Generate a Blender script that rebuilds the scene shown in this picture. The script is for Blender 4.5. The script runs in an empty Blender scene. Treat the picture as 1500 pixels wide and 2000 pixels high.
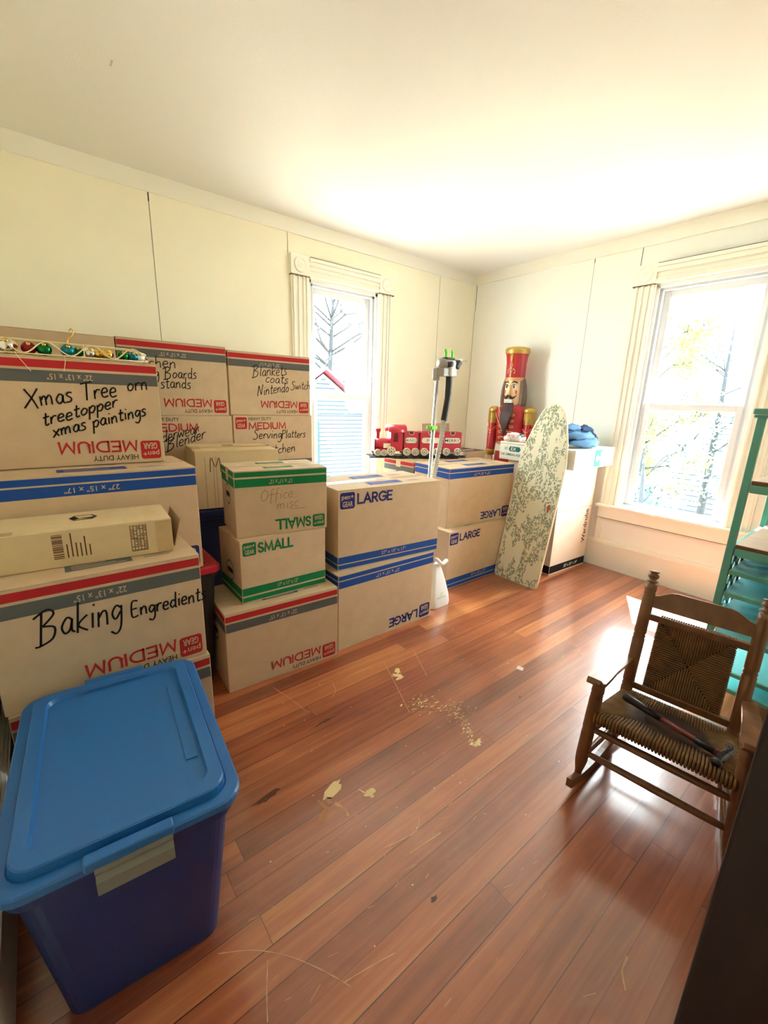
import bpy, bmesh, math, random
from mathutils import Vector, Matrix
from math import pi, sin, cos, radians as R
random.seed(7)
S = bpy.context.scene
COL = S.collection

# ------------------------------------------------------------------ camera
cam_d = bpy.data.cameras.new('camera'); cam = bpy.data.objects.new('camera', cam_d); COL.objects.link(cam)
cam_d.sensor_fit = 'HORIZONTAL'; cam_d.sensor_width = 36.0; cam_d.lens = 839.45 / 1500 * 36.0
cam_d.clip_start = 0.02; cam_d.clip_end = 200
YAW, PITCH, ROLL = R(50.962), R(14.555), R(1.807)
fw = Vector((cos(YAW)*cos(PITCH), sin(YAW)*cos(PITCH), -sin(PITCH)))
rt = Vector((sin(YAW), -cos(YAW), 0)); up = rt.cross(fw)
r2 = cos(ROLL)*rt + sin(ROLL)*up; u2 = -sin(ROLL)*rt + cos(ROLL)*up
M4 = Matrix(((r2.x, u2.x, -fw.x, -3.6069), (r2.y, u2.y, -fw.y, -3.1169), (r2.z, u2.z, -fw.z, 1.3072), (0, 0, 0, 1)))
cam.matrix_world = M4
S.camera = cam

# ------------------------------------------------------------------ light and exposure
S.view_settings.view_transform = 'Standard'; S.view_settings.look = 'None'
S.view_settings.gamma = 1; S.view_settings.use_curve_mapping = False
S.view_settings.exposure = EXPOSURE = 2.6
SKY_STRENGTH, SUN_STRENGTH = 5.0, 24.0
w = bpy.data.worlds.new('sky'); S.world = w; w.use_nodes = True
bg = w.node_tree.nodes['Background']
bg.inputs[0].default_value = (0.93, 0.97, 1.0, 1); bg.inputs[1].default_value = SKY_STRENGTH
sun_d = bpy.data.lights.new('sun', 'SUN'); sun = bpy.data.objects.new('sun', sun_d); COL.objects.link(sun)
sun_d.energy = SUN_STRENGTH; sun_d.angle = R(0.6); sun_d.color = (1.0, 0.97, 0.92)
sun.rotation_euler = Vector((-.406, -.209, -.58)).to_track_quat('-Z', 'Y').to_euler()
sun.location = (4, 2, 6)
def portal(name, loc, direction, sx, sy):
    d = bpy.data.lights.new(name, 'AREA'); d.shape = 'RECTANGLE'; d.size = sx; d.size_y = sy
    d.cycles.is_portal = True
    o = bpy.data.objects.new(name, d); COL.objects.link(o); o.location = loc
    o.rotation_euler = Vector(direction).to_track_quat('-Z', 'Y').to_euler()
portal('window_portal_right', (0.13, -2.025, 1.35), (-1, 0, 0), 0.72, 1.64)
portal('window_portal_left', (-1.56, 0.13, 1.35), (0, -1, 0), 0.70, 1.64)
S.cycles.use_denoising = True
S.cycles.max_bounces = 14; S.cycles.diffuse_bounces = 8; S.cycles.glossy_bounces = 5
S.cycles.transparent_max_bounces = 16; S.cycles.transmission_bounces = 6
S.cycles.sample_clamp_indirect = 8; S.cycles.caustics_reflective = False; S.cycles.caustics_refractive = False

# ------------------------------------------------------------------ materials
def srgb(r, g, b):
    f = lambda c: (c/255/12.92) if c/255 <= 0.04045 else ((c/255+0.055)/1.055)**2.4
    return (f(r), f(g), f(b), 1)
MATS = {}
def mat(name, col, rough=0.6, metal=0.0, var=0.0, scale=8.0, bump=0.0, bscale=60.0, coat=0.0, stretch=None, spec=None):
    if name in MATS: return MATS[name]
    m = bpy.data.materials.new(name); m.use_nodes = True; MATS[name] = m
    nt = m.node_tree; n = nt.nodes; l = nt.links; b = n['Principled BSDF']
    b.inputs['Roughness'].default_value = rough; b.inputs['Metallic'].default_value = metal
    b.inputs['Base Color'].default_value = col
    if spec is not None: b.inputs['Specular IOR Level'].default_value = spec
    if coat: b.inputs['Coat Weight'].default_value = coat; b.inputs['Coat Roughness'].default_value = 0.15
    if var or bump:
        tc = n.new('ShaderNodeTexCoord'); mp = n.new('ShaderNodeMapping'); l.new(tc.outputs['Object'], mp.inputs[0])
        if stretch: mp.inputs['Scale'].default_value = stretch
    if var:
        t = n.new('ShaderNodeTexNoise'); t.inputs['Scale'].default_value = scale; t.inputs['Detail'].default_value = 5
        l.new(mp.outputs[0], t.inputs['Vector'])
        r = n.new('ShaderNodeValToRGB'); r.color_ramp.elements[0].position = 0.3; r.color_ramp.elements[1].position = 0.7
        r.color_ramp.elements[0].color = [c*(1-var) for c in col[:3]]+[1]
        r.color_ramp.elements[1].color = [min(1, c*(1+var)) for c in col[:3]]+[1]
        l.new(t.outputs[0], r.inputs[0]); l.new(r.outputs[0], b.inputs['Base Color'])
    if bump:
        t2 = n.new('ShaderNodeTexNoise'); t2.inputs['Scale'].default_value = bscale; t2.inputs['Detail'].default_value = 3
        l.new(mp.outputs[0], t2.inputs['Vector'])
        bp = n.new('ShaderNodeBump'); bp.inputs['Strength'].default_value = bump; bp.inputs['Distance'].default_value = 0.004
        l.new(t2.outputs[0], bp.inputs['Height']); l.new(bp.outputs[0], b.inputs['Normal'])
    return m
kraft = mat('kraft_cardboard', srgb(198, 173, 142), 0.85, var=0.05, scale=18, bump=0.05, bscale=90, spec=0.2)
kraft_pale = mat('pale_cardboard', srgb(212, 190, 150), 0.8, var=0.04, scale=18, bump=0.05, spec=0.2)
kraft_dark = mat('corrugated_edge', srgb(150, 122, 92), 0.9, spec=0.2)
kraft_in = mat('cardboard_inside', srgb(178, 150, 120), 0.9, spec=0.2)
ink_red = mat('red_ink', srgb(178, 42, 44), 0.8, spec=0.2)
ink_grey = mat('grey_ink', srgb(94, 96, 94), 0.8, spec=0.2)
ink_blue = mat('blue_ink', srgb(34, 74, 150), 0.8, spec=0.2)
ink_navy = mat('navy_ink', srgb(38, 44, 112), 0.8, spec=0.2)
ink_green = mat('green_ink', srgb(22, 118, 66), 0.8, spec=0.2)
ink_black = mat('black_ink', srgb(28, 25, 25), 0.7, spec=0.2)
ink_pencil = mat('brown_pen_ink', srgb(130, 100, 74), 0.8, spec=0.2)
ink_brown = mat('brown_ink', srgb(96, 62, 48), 0.8, spec=0.2)
tape_m = mat('tan_packing_tape', srgb(196, 170, 126), 0.25, var=0.04, scale=30)
clear_tape = mat('clear_packing_tape', srgb(208, 186, 150), 0.2)
white_card = mat('white_cardboard', srgb(238, 238, 226), 0.7, var=0.02, spec=0.2)
wall_m = mat('cream_wall_paint', srgb(248, 244, 224), 0.6, var=0.02, scale=3, bump=0.08, bscale=40)
wall2_m = mat('pale_wall_paint', srgb(240, 242, 238), 0.6, var=0.02, scale=3, bump=0.08, bscale=40)
trim_m = mat('cream_trim_paint', srgb(243, 241, 232), 0.4, bump=0.05, bscale=30)
ceil_m = mat('white_ceiling_paint', srgb(238, 238, 236), 0.85, bump=0.15, bscale=120)
seam_m = mat('dark_seam', srgb(120, 105, 80), 0.9)
crack_m = mat('dark_gap', srgb(50, 42, 32), 0.9)
vinyl = mat('white_vinyl', srgb(228, 230, 234), 0.35)
vinyl_grey = mat('grey_vinyl_track', srgb(196, 200, 206), 0.4)
def glass_mat():
    m = bpy.data.materials.new('window_glass'); m.use_nodes = True; nt = m.node_tree; n = nt.nodes; l = nt.links
    n.remove(n['Principled BSDF']); out = n['Material Output']
    t = n.new('ShaderNodeBsdfTransparent'); t.inputs[0].default_value = (0.95, 0.985, 0.98, 1)
    g = n.new('ShaderNodeBsdfGlossy'); g.inputs['Roughness'].default_value = 0.02
    f = n.new('ShaderNodeLayerWeight'); f.inputs[0].default_value = 0.5
    p = n.new('ShaderNodeMath'); p.operation = 'POWER'; l.new(f.outputs['Facing'], p.inputs[0]); p.inputs[1].default_value = 4.0
    q = n.new('ShaderNodeMath'); q.operation = 'MULTIPLY_ADD'; l.new(p.outputs[0], q.inputs[0]); q.inputs[1].default_value = 0.6; q.inputs[2].default_value = 0.03
    x = n.new('ShaderNodeMixShader'); l.new(q.outputs[0], x.inputs[0]); l.new(t.outputs[0], x.inputs[1]); l.new(g.outputs[0], x.inputs[2])
    l.new(x.outputs[0], out.inputs[0]); return m
glass_m = glass_mat()

def floor_mat():
    m = bpy.data.materials.new('varnished_plank_floor'); m.use_nodes = True; nt = m.node_tree; n = nt.nodes; l = nt.links
    b = n['Principled BSDF']
    tc = n.new('ShaderNodeTexCoord'); sp = n.new('ShaderNodeSeparateXYZ'); l.new(tc.outputs['Object'], sp.inputs[0])
    def math_(op, a, bb=None, c=None):
        k = n.new('ShaderNodeMath'); k.operation = op
        for i, v in enumerate((a, bb, c)):
            if v is None: continue
            if isinstance(v, (int, float)): k.inputs[i].default_value = v
            else: l.new(v, k.inputs[i])
        return k.outputs[0]
    PW = 0.0785
    yy = math_('DIVIDE', math_('ADD', sp.outputs[1], 2.850), PW)
    row = math_('FLOOR', yy); fr = math_('FRACT', yy)
    wn = n.new('ShaderNodeTexWhiteNoise'); wn.noise_dimensions = '1D'; l.new(row, wn.inputs['W'])
    xo = math_('ADD', math_('DIVIDE', sp.outputs[0], 1.9), math_('MULTIPLY', wn.outputs[0], 7.3))
    seg = math_('FLOOR', xo); fx = math_('FRACT', xo)
    cmb = n.new('ShaderNodeCombineXYZ'); l.new(row, cmb.inputs[0]); l.new(seg, cmb.inputs[1])
    wn2 = n.new('ShaderNodeTexWhiteNoise'); wn2.noise_dimensions = '2D'; l.new(cmb.outputs[0], wn2.inputs['Vector'])
    # grain
    mp = n.new('ShaderNodeMapping'); l.new(tc.outputs['Object'], mp.inputs[0]); mp.inputs['Scale'].default_value = (1.6, 34, 1)
    ad = n.new('ShaderNodeVectorMath'); ad.operation = 'ADD'; l.new(mp.outputs[0], ad.inputs[0])
    cv = n.new('ShaderNodeVectorMath'); cv.operation = 'SCALE'; l.new(cmb.outputs[0], cv.inputs[0]); cv.inputs['Scale'].default_value = 3.7
    l.new(cv.outputs[0], ad.inputs[1])
    gr = n.new('ShaderNodeTexNoise'); gr.inputs['Scale'].default_value = 1.0; gr.inputs['Detail'].default_value = 7; gr.inputs['Roughness'].default_value = 0.65
    gr.inputs['Distortion'].default_value = 0.6; l.new(ad.outputs[0], gr.inputs['Vector'])
    big = n.new('ShaderNodeTexNoise'); big.inputs['Scale'].default_value = 1.7; big.inputs['Detail'].default_value = 4; l.new(tc.outputs['Object'], big.inputs['Vector'])
    v = math_('ADD', math_('ADD', math_('MULTIPLY', wn2.outputs[0], 0.28), math_('MULTIPLY', gr.outputs[0], 0.62)), math_('MULTIPLY', big.outputs[0], 0.40))
    rp = n.new('ShaderNodeValToRGB'); cr = rp.color_ramp
    cr.elements[0].position = 0.34; cr.elements[0].color = srgb(86, 41, 26)
    cr.elements[1].position = 0.96; cr.elements[1].color = srgb(206, 138, 82)
    e = cr.elements.new(0.56); e.color = srgb(142, 74, 46)
    e = cr.elements.new(0.74); e.color = srgb(174, 98, 60)
    l.new(v, rp.inputs[0])
    # seams between boards and butt joints
    d1 = math_('MINIMUM', fr, math_('SUBTRACT', 1.0, fr)); g1 = math_('LESS_THAN', d1, 0.017)
    d2 = math_('MINIMUM', fx, math_('SUBTRACT', 1.0, fx)); g2 = math_('LESS_THAN', d2, 0.0005)
    wn3 = n.new('ShaderNodeTexWhiteNoise'); wn3.noise_dimensions = '1D'; l.new(math_('ROUND', yy), wn3.inputs['W'])
    gap = math_('MAXIMUM', math_('MULTIPLY', g1, math_('ADD', 0.25, math_('MULTIPLY', wn3.outputs[0], 0.75))), math_('MULTIPLY', g2, 0.8))
    mx = n.new('ShaderNodeMix'); mx.data_type = 'RGBA'; l.new(gap, mx.inputs[0]); l.new(rp.outputs[0], mx.inputs[6]); mx.inputs[7].default_value = srgb(40, 16, 10)
    # worn, dusty scuffing: two noise masks
    wear = n.new('ShaderNodeTexNoise'); wear.inputs['Scale'].default_value = 2.6; wear.inputs['Detail'].default_value = 10; wear.inputs['Roughness'].default_value = 0.72
    l.new(tc.outputs['Object'], wear.inputs['Vector'])
    wr = n.new('ShaderNodeValToRGB'); wr.color_ramp.elements[0].position = 0.56; wr.color_ramp.elements[1].position = 0.78
    wr.color_ramp.elements[1].color = (0.5, 0.5, 0.5, 1); l.new(wear.outputs[0], wr.inputs[0])
    mx2 = n.new('ShaderNodeMix'); mx2.data_type = 'RGBA'; l.new(wr.outputs[0], mx2.inputs[0]); l.new(mx.outputs[2], mx2.inputs[6]); mx2.inputs[7].default_value = srgb(176, 118, 86)
    l.new(mx2.outputs[2], b.inputs['Base Color'])
    rr = n.new('ShaderNodeMapRange'); l.new(gr.outputs[0], rr.inputs[0]); rr.inputs[3].default_value = 0.26; rr.inputs[4].default_value = 0.46
    l.new(rr.outputs[0], b.inputs['Roughness'])
    b.inputs['Coat Weight'].default_value = 1.0; b.inputs['Coat Roughness'].default_value = 0.16; b.inputs['Coat IOR'].default_value = 1.65
    bp = n.new('ShaderNodeBump'); bp.inputs['Strength'].default_value = 0.25; bp.inputs['Distance'].default_value = 0.003
    hh = math_('SUBTRACT', math_('MULTIPLY', gr.outputs[0], 0.35), gap); l.new(hh, bp.inputs['Height']); l.new(bp.outputs[0], b.inputs['Normal'])
    return m
floor_m = floor_mat()

# ------------------------------------------------------------------ mesh builder
class MB:
    """collects shapes and links them as ONE mesh object"""
    def __init__(s): s.v = []; s.f = []; s.m = []; s.sm = []; s.mats = []
    def mi(s, m):
        if m not in s.mats: s.mats.append(m)
        return s.mats.index(m)
    def add(s, vs, fs, m, smooth=False, M=None):
        o = len(s.v); k = s.mi(m)
        s.v += [tuple(M @ Vector(v)) for v in vs] if M is not None else [tuple(v) for v in vs]
        for f in fs: s.f.append([i+o for i in f]); s.m.append(k); s.sm.append(smooth)
        return s
    def box(s, a, b, m, M=None, bev=0.0):
        (x0, y0, z0), (x1, y1, z1) = a, b
        if bev > 0:
            bm = bmesh.new(); bmesh.ops.create_cube(bm, size=1)
            for v in bm.verts: v.co = Vector(((x0+x1)/2+v.co.x*(x1-x0), (y0+y1)/2+v.co.y*(y1-y0), (z0+z1)/2+v.co.z*(z1-z0)))
            bmesh.ops.bevel(bm, geom=bm.edges[:], offset=bev, segments=2, affect='EDGES', profile=0.5)
            s.bm(bm, m, M); return s
        vs = [(x0,y0,z0),(x1,y0,z0),(x1,y1,z0),(x0,y1,z0),(x0,y0,z1),(x1,y0,z1),(x1,y1,z1),(x0,y1,z1)]
        return s.add(vs, [(0,3,2,1),(4,5,6,7),(0,1,5,4),(1,2,6,5),(2,3,7,6),(3,0,4,7)], m, False, M)
    def bm(s, bm, m, M=None, smooth=False):
        bm.verts.index_update()
        s.add([v.co.copy() for v in bm.verts], [[v.index for v in f.verts] for f in bm.faces], m, smooth, M); bm.free(); return s
    def lathe(s, prof, m, seg=20, M=None, smooth=True, cap=True):
        vs = []; fs = []
        for r, z in prof:
            for i in range(seg): a = 2*pi*i/seg; vs.append((r*cos(a), r*sin(a), z))
        n = len(prof)
        for j in range(n-1):
            for i in range(seg): k = (i+1) % seg; fs.append((j*seg+i, j*seg+k, (j+1)*seg+k, (j+1)*seg+i))
        s.add(vs, fs, m, smooth, M)
        if cap: s.add(vs[:seg], [list(range(seg))[::-1]], m, False, M); s.add(vs[-seg:], [list(range(seg))], m, False, M)
        return s
    def tube(s, pts, r, m, seg=8, M=None, closed=False, smooth=True):
        pts = [Vector(p) for p in pts]; n = len(pts); rs = list(r) if isinstance(r, (list, tuple)) else [r]*n
        if len(rs) != n:   # spread the given radii evenly along the path
            q = [i*(len(rs)-1)/max(1, n-1) for i in range(n)]; rs = [rs[int(t)]*(1-t+int(t))+rs[min(int(t)+1, len(rs)-1)]*(t-int(t)) for t in q]
        vs = []; fs = []; prev = None
        for i, p in enumerate(pts):
            if closed: t = pts[(i+1) % n]-pts[i-1]
            else: t = pts[min(i+1, n-1)]-pts[max(i-1, 0)]
            t.normalize()
            if prev is None:
                a = Vector((0, 0, 1)) if abs(t.z) < 0.9 else Vector((1, 0, 0)); u = t.cross(a).normalized()
            else: u = (prev-t*prev.dot(t)).normalized()
            prev = u; wv = t.cross(u)
            for k in range(seg): a = 2*pi*k/seg; vs.append(p+(u*cos(a)+wv*sin(a))*rs[i])
        for i in range(n if closed else n-1):
            j = (i+1) % n
            for k in range(seg): q = (k+1) % seg; fs.append((i*seg+k, i*seg+q, j*seg+q, j*seg+k))
        if not closed: fs.append(list(range(seg))[::-1]); fs.append([(n-1)*seg+k for k in range(seg)])
        return s.add(vs, fs, m, smooth, M)
    def prism(s, poly, t, m, M=None, smooth=False):
        """polygon in local xy extruded 0..t along z"""
        n = len(poly); vs = [(x, y, 0) for x, y in poly]+[(x, y, t) for x, y in poly]
        fs = [list(range(n))[::-1], [n+i for i in range(n)]]
        s.add(vs, fs, m, False, M)
        return s.add(vs, [(i, (i+1) % n, n+(i+1) % n, n+i) for i in range(n)], m, smooth, M)
    def sphere(s, c, r, m, M=None, seg=16, rings=10):
        rx, ry, rz = r if isinstance(r, (list, tuple)) else (r, r, r); vs = []; fs = []
        for j in range(rings+1):
            th = pi*j/rings
            for i in range(seg): a = 2*pi*i/seg; vs.append((c[0]+rx*sin(th)*cos(a), c[1]+ry*sin(th)*sin(a), c[2]+rz*cos(th)))
        for j in range(rings):
            for i in range(seg): k = (i+1) % seg; fs.append((j*seg+i, (j+1)*seg+i, (j+1)*seg+k, j*seg+k))
        return s.add(vs, fs, m, True, M)
    def build(s, name, parent=None, loc=None, rotz=None, kind=None):
        me = bpy.data.meshes.new(name); me.from_pydata(s.v, [], s.f)
        for m in s.mats: me.materials.append(m)
        me.polygons.foreach_set('material_index', s.m); me.polygons.foreach_set('use_smooth', s.sm); me.update()
        o = bpy.data.objects.new(name, me); COL.objects.link(o)
        if parent is not None: o.parent = parent
        if loc is not None: o.location = loc
        if rotz is not None: o.rotation_euler.z = rotz
        if kind: o['kind'] = kind
        return o
def tag(o, label, cat, group=None):
    o['label'] = label; o['category'] = cat
    if group: o['group'] = group
    return o
def thing(name, label, cat, loc=(0, 0, 0), rotz=0, group=None):
    o = bpy.data.objects.new(name, None); COL.objects.link(o); o.empty_display_size = 0.1
    o.location = loc; o.rotation_euler = (0, 0, rotz); return tag(o, label, cat, group)
def structure(name, loc=(0, 0, 0)):
    o = bpy.data.objects.new(name, None); COL.objects.link(o); o.location = loc; o['kind'] = 'structure'; return o
def T(x, y, z): return Matrix.Translation((x, y, z))
def RX(a): return Matrix.Rotation(a, 4, 'X')
def RY(a): return Matrix.Rotation(a, 4, 'Y')
def RZ(a): return Matrix.Rotation(a, 4, 'Z')
def frame(o, x, y):
    """matrix with origin o, local x -> x, local y -> y, z = x cross y"""
    x = Vector(x).normalized(); y = Vector(y); y = (y-x*y.dot(x)).normalized(); z = x.cross(y); o = Vector(o)
    return Matrix(((x.x, y.x, z.x, o.x), (x.y, y.y, z.y, o.y), (x.z, y.z, z.z, o.z), (0, 0, 0, 1)))
def smooth_path(pts, k=4):
    if len(pts) < 3: return [Vector(p) for p in pts]
    P = [Vector(p) for p in pts]; out = []
    for i in range(len(P)-1):
        p0 = P[max(i-1, 0)]; p1 = P[i]; p2 = P[i+1]; p3 = P[min(i+2, len(P)-1)]
        for j in range(k):
            t = j/k
            out.append(0.5*((2*p1)+(p2-p0)*t+(2*p0-5*p1+4*p2-p3)*t*t+(3*p1-p0-3*p2+p3)*t**3))
    out.append(P[-1]); return out

# ------------------------------------------------------------------ printed and hand lettering
_T = {}
def text_mesh(s, bold):
    key = (s, bold)
    if key in _T: return _T[key]
    cu = bpy.data.curves.new('lettering', 'FONT'); cu.body = s; cu.size = 1; cu.resolution_u = 3; cu.offset = bold
    o = bpy.data.objects.new('lettering', cu); COL.objects.link(o); bpy.context.view_layer.update()
    me = o.to_mesh()
    vs = [v.co.copy() for v in me.vertices]; fs = [list(p.vertices) for p in me.polygons]
    o.to_mesh_clear(); bpy.data.objects.remove(o); bpy.data.curves.remove(cu)
    if vs:
        x0 = min(v.x for v in vs); x1 = max(v.x for v in vs); y0 = min(v.y for v in vs); y1 = max(v.y for v in vs)
        vs = [((v.x-x0)/(x1-x0), (v.y-y0)/(y1-y0)) for v in vs]
    _T[key] = (vs, fs); return _T[key]
def letter(mb, s, x, y, wd, ht, m, M, bold=0.0, lift=0.0008):
    """lettering stretched into the rectangle (x, y, wd, ht) of the plane M"""
    vs, fs = text_mesh(s, bold); mb.add([(x+a*wd, y+b*ht, lift) for a, b in vs], fs, m, False, M)
def rect(mb, x0, y0, x1, y1, m, M, lift=0.0005):
    mb.add([(x0, y0, lift), (x1, y0, lift), (x1, y1, lift), (x0, y1, lift)], [(0, 1, 2, 3)], m, False, M)
def rrect(mb, x0, y0, x1, y1, r, m, M, lift=0.0005):
    p = []
    for cx, cy, a0 in ((x1-r, y1-r, 0), (x0+r, y1-r, 90), (x0+r, y0+r, 180), (x1-r, y0+r, 270)):
        for k in range(5): a = R(a0+22.5*k); p.append((cx+r*cos(a), cy+r*sin(a), lift))
    mb.add(p, [list(range(len(p)))], m, False, M)
G = {  # hand strokes, x-height .5, capitals 1; (advance, strokes)
 'X': (.75, [[(0,1),(.35,.45),(.6,-.1)],[(.65,.95),(.3,.45),(-.05,0)]]),
 'x': (.5, [[(0,.5),(.38,0)],[(.4,.5),(0,-.03)]]),
 'm': (.78, [[(0,.5),(.04,0)],[(.04,.3),(.15,.48),(.25,.42),(.28,0)],[(.28,.3),(.42,.5),(.54,.4),(.58,0)]]),
 'a': (.52, [[(.38,.42),(.2,.52),(.03,.25),(.15,.02),(.32,.12),(.38,.45)],[(.38,.45),(.38,.1),(.5,0)]]),
 's': (.42, [[(.33,.48),(.15,.52),(.06,.38),(.28,.2),(.24,.03),(0,0)]]),
 'S': (.6, [[(.5,.9),(.28,1),(.08,.8),(.36,.5),(.42,.15),(.15,-.02),(-.05,.1)]]),
 'T': (.7, [[(-.02,.93),(.65,1)],[(.32,.95),(.3,0)]]),
 'r': (.42, [[(.04,.5),(.05,0)],[(.05,.28),(.18,.5),(.36,.47)]]),
 'e': (.48, [[(.04,.25),(.34,.3),(.28,.5),(.1,.47),(.02,.22),(.14,.0),(.4,.06)]]),
 'o': (.5, [[(.2,.5),(.03,.28),(.12,.02),(.32,.1),(.38,.35),(.2,.5)]]),
 'O': (.7, [[(.3,1),(.04,.6),(.15,.05),(.45,.15),(.58,.6),(.3,1)]]),
 'n': (.52, [[(.03,.5),(.05,0)],[(.05,.3),(.2,.5),(.33,.42),(.38,0)]]),
 'N': (.72, [[(.02,-.05),(.08,.95)],[(.08,.95),(.45,.05)],[(.45,.05),(.56,1)]]),
 't': (.42, [[(.17,.85),(.15,.15),(.22,.0),(.36,.08)],[(0,.55),(.36,.58)]]),
 'p': (.5, [[(.03,.5),(.04,-.42)],[(.04,.35),(.22,.52),(.38,.35),(.26,.05),(.05,.1)]]),
 'P': (.58, [[(.06,1),(.06,-.1)],[(.0,.92),(.4,.95),(.46,.65),(.08,.5)]]),
 'i': (.26, [[(.08,.5),(.1,0)],[(.1,.72),(.13,.78)]]),
 'g': (.5, [[(.36,.42),(.18,.52),(.04,.28),(.18,.06),(.36,.3)],[(.38,.5),(.4,-.2),(.24,-.44),(.02,-.32)]]),
 'B': (.78, [[(.12,.95),(.1,-.12)],[(-.15,.8),(.3,1.0),(.52,.82),(.16,.5)],[(.16,.5),(.55,.4),(.5,.05),(.1,-.1),(-.08,-.1)]]),
 'k': (.5, [[(.04,1),(.05,0)],[(.38,.52),(.07,.25),(.42,0)]]),
 'K': (.6, [[(.06,.85),(.04,-.08)],[(.48,.85),(.08,.35),(.55,-.05)]]),
 'I': (.52, [[(.04,.95),(.42,1)],[(.24,.97),(.22,.03)],[(0,.0),(.44,.04)]]),
 'E': (.56, [[(.42,.95),(.06,.92),(.06,.02),(.44,.03)],[(.07,.48),(.36,.5)]]),
 'd': (.52, [[(.36,.4),(.18,.5),(.03,.25),(.15,.02),(.34,.15)],[(.38,1),(.37,.1),(.46,0)]]),
 'h': (.52, [[(.04,1),(.05,0)],[(.05,.3),(.2,.5),(.34,.4),(.38,0)]]),
 'v': (.46, [[(.0,.5),(.17,.02),(.38,.52)]]),
 'l': (.26, [[(.1,1),(.08,.1),(.18,0)]]),
 'c': (.44, [[(.36,.46),(.18,.5),(.03,.25),(.14,.02),(.38,.08)]]),
 'C': (.62, [[(.5,.9),(.28,1),(.05,.55),(.18,.02),(.52,.1)]]),
 'f': (.42, [[(.38,.95),(.22,1),(.15,.7),(.14,-.3)],[(0,.5),(.34,.54)]]),
 'w': (.66, [[(0,.5),(.13,.02),(.28,.4),(.42,.02),(.56,.52)]]),
 'b': (.5, [[(.04,1),(.05,.02)],[(.05,.3),(.24,.48),(.36,.25),(.22,.0),(.05,.06)]]),
 'u': (.52, [[(.02,.5),(.08,.05),(.28,.06),(.36,.5)],[(.36,.5),(.38,0)]]),
 'M': (.85, [[(.0,0),(.08,1),(.36,.35),(.62,1),(.7,0)]]),
 'y': (.5, [[(.02,.5),(.2,.08)],[(.4,.5),(.14,-.35),(0,-.4)]]),
 ' ': (.4, [])}
def hand(mb, s, x, y, h, m, M, slope=0.0, slant=0.08, wd=0.0035, sx=1.0, lift=0.0012):
    rnd = random.Random(s); adv = 0
    for ch in s:
        a, st = G[ch]; dy = rnd.uniform(-.04, .04)
        for path in st:
            P = smooth_path([(x+(adv+(px+py*slant)*sx)*h, y+(py+dy)*h+(adv+px*sx)*h*slope, 0) for px, py in path], 4)
            vs = []; fs = []
            for i, p in enumerate(P):
                t = (P[min(i+1, len(P)-1)]-P[max(i-1, 0)]); t.normalize(); nn = Vector((-t.y, t.x, 0))*wd/2
                vs += [(p.x+nn.x, p.y+nn.y, lift), (p.x-nn.x, p.y-nn.y, lift)]
            for i in range(len(P)-1): fs.append((2*i, 2*i+1, 2*i+3, 2*i+2))
            mb.add(vs, fs, m, False, M)
        adv += a*sx
    return adv*h

def _arc(cx, cy, rx, ry, a0, a1, n=9): return [(cx+rx*cos(R(a0+(a1-a0)*i/n)), cy+ry*sin(R(a0+(a1-a0)*i/n))) for i in range(n+1)]
BLK = {'M': (1.0, [[(0, 0), (.10, 1), (.5, .12), (.90, 1), (1.0, 0)]]), 'E': (.58, [[(.58, 1), (0, 1), (0, 0), (.58, 0)], [(0, .52), (.5, .52)]]),
 'D': (.84, [[(0, 0), (0, 1), (.30, 1)]+_arc(.32, .5, .50, .5, 90, -90)+[(0, 0)]]), 'I': (.0, [[(0, 0), (0, 1)]]),
 'U': (.72, [[(0, 1), (0, .36)]+_arc(.36, .36, .36, .36, 180, 360)+[(.72, 1)]]), 'L': (.52, [[(0, 1), (0, 0), (.52, 0)]]),
 'A': (.86, [[(0, 0), (.43, 1), (.86, 0)], [(.16, .34), (.70, .34)]]), 'R': (.62, [[(0, 0), (0, 1), (.28, 1)]+_arc(.30, .74, .28, .26, 90, -90)+[(0, .48)], [(.26, .48), (.62, 0)]]),
 'G': (.90, [_arc(.5, .5, .5, .5, 45, 345, 16)+[(.95, .46), (.56, .46)]]), 'S': (.54, [_arc(.27, .745, .24, .255, 30, 250, 10)+_arc(.27, .25, .27, .25, 70, -160, 10)])}
def block(mb, word, x, y, wd, ht, st, m, M, lift=.0009, gap=.26):
    """bold printed capitals drawn as strokes of width st"""
    tot = sum(BLK[c][0] for c in word)+gap*(len(word)-1); k = (wd-st)/tot; hy = ht-st; px = x+st/2
    for c in word:
        w_, ss = BLK[c]
        for path in ss:
            P = [Vector((px+a*k, y+st/2+b*hy, 0)) for a, b in path]; n = len(P); vs = []
            for i in range(n):
                d0 = (P[i]-P[i-1]).normalized() if i else (P[1]-P[0]).normalized(); d1 = (P[i+1]-P[i]).normalized() if i < n-1 else d0
                t = (d0+d1).normalized() if (d0+d1).length > .05 else d0; nn = Vector((-t.y, t.x, 0)); q = st/2/max(.42, nn.dot(Vector((-d0.y, d0.x, 0))))
                e = Vector((0, 0, 0))
                if i == 0: e = -d0*st/2
                if i == n-1: e = d0*st/2
                vs += [P[i]+e+nn*q+Vector((0, 0, lift)), P[i]+e-nn*q+Vector((0, 0, lift))]
            mb.add(vs, [(2*i, 2*i+1, 2*i+3, 2*i+2) for i in range(n-1)], m, False, M)
        px += (w_+gap)*k

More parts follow.
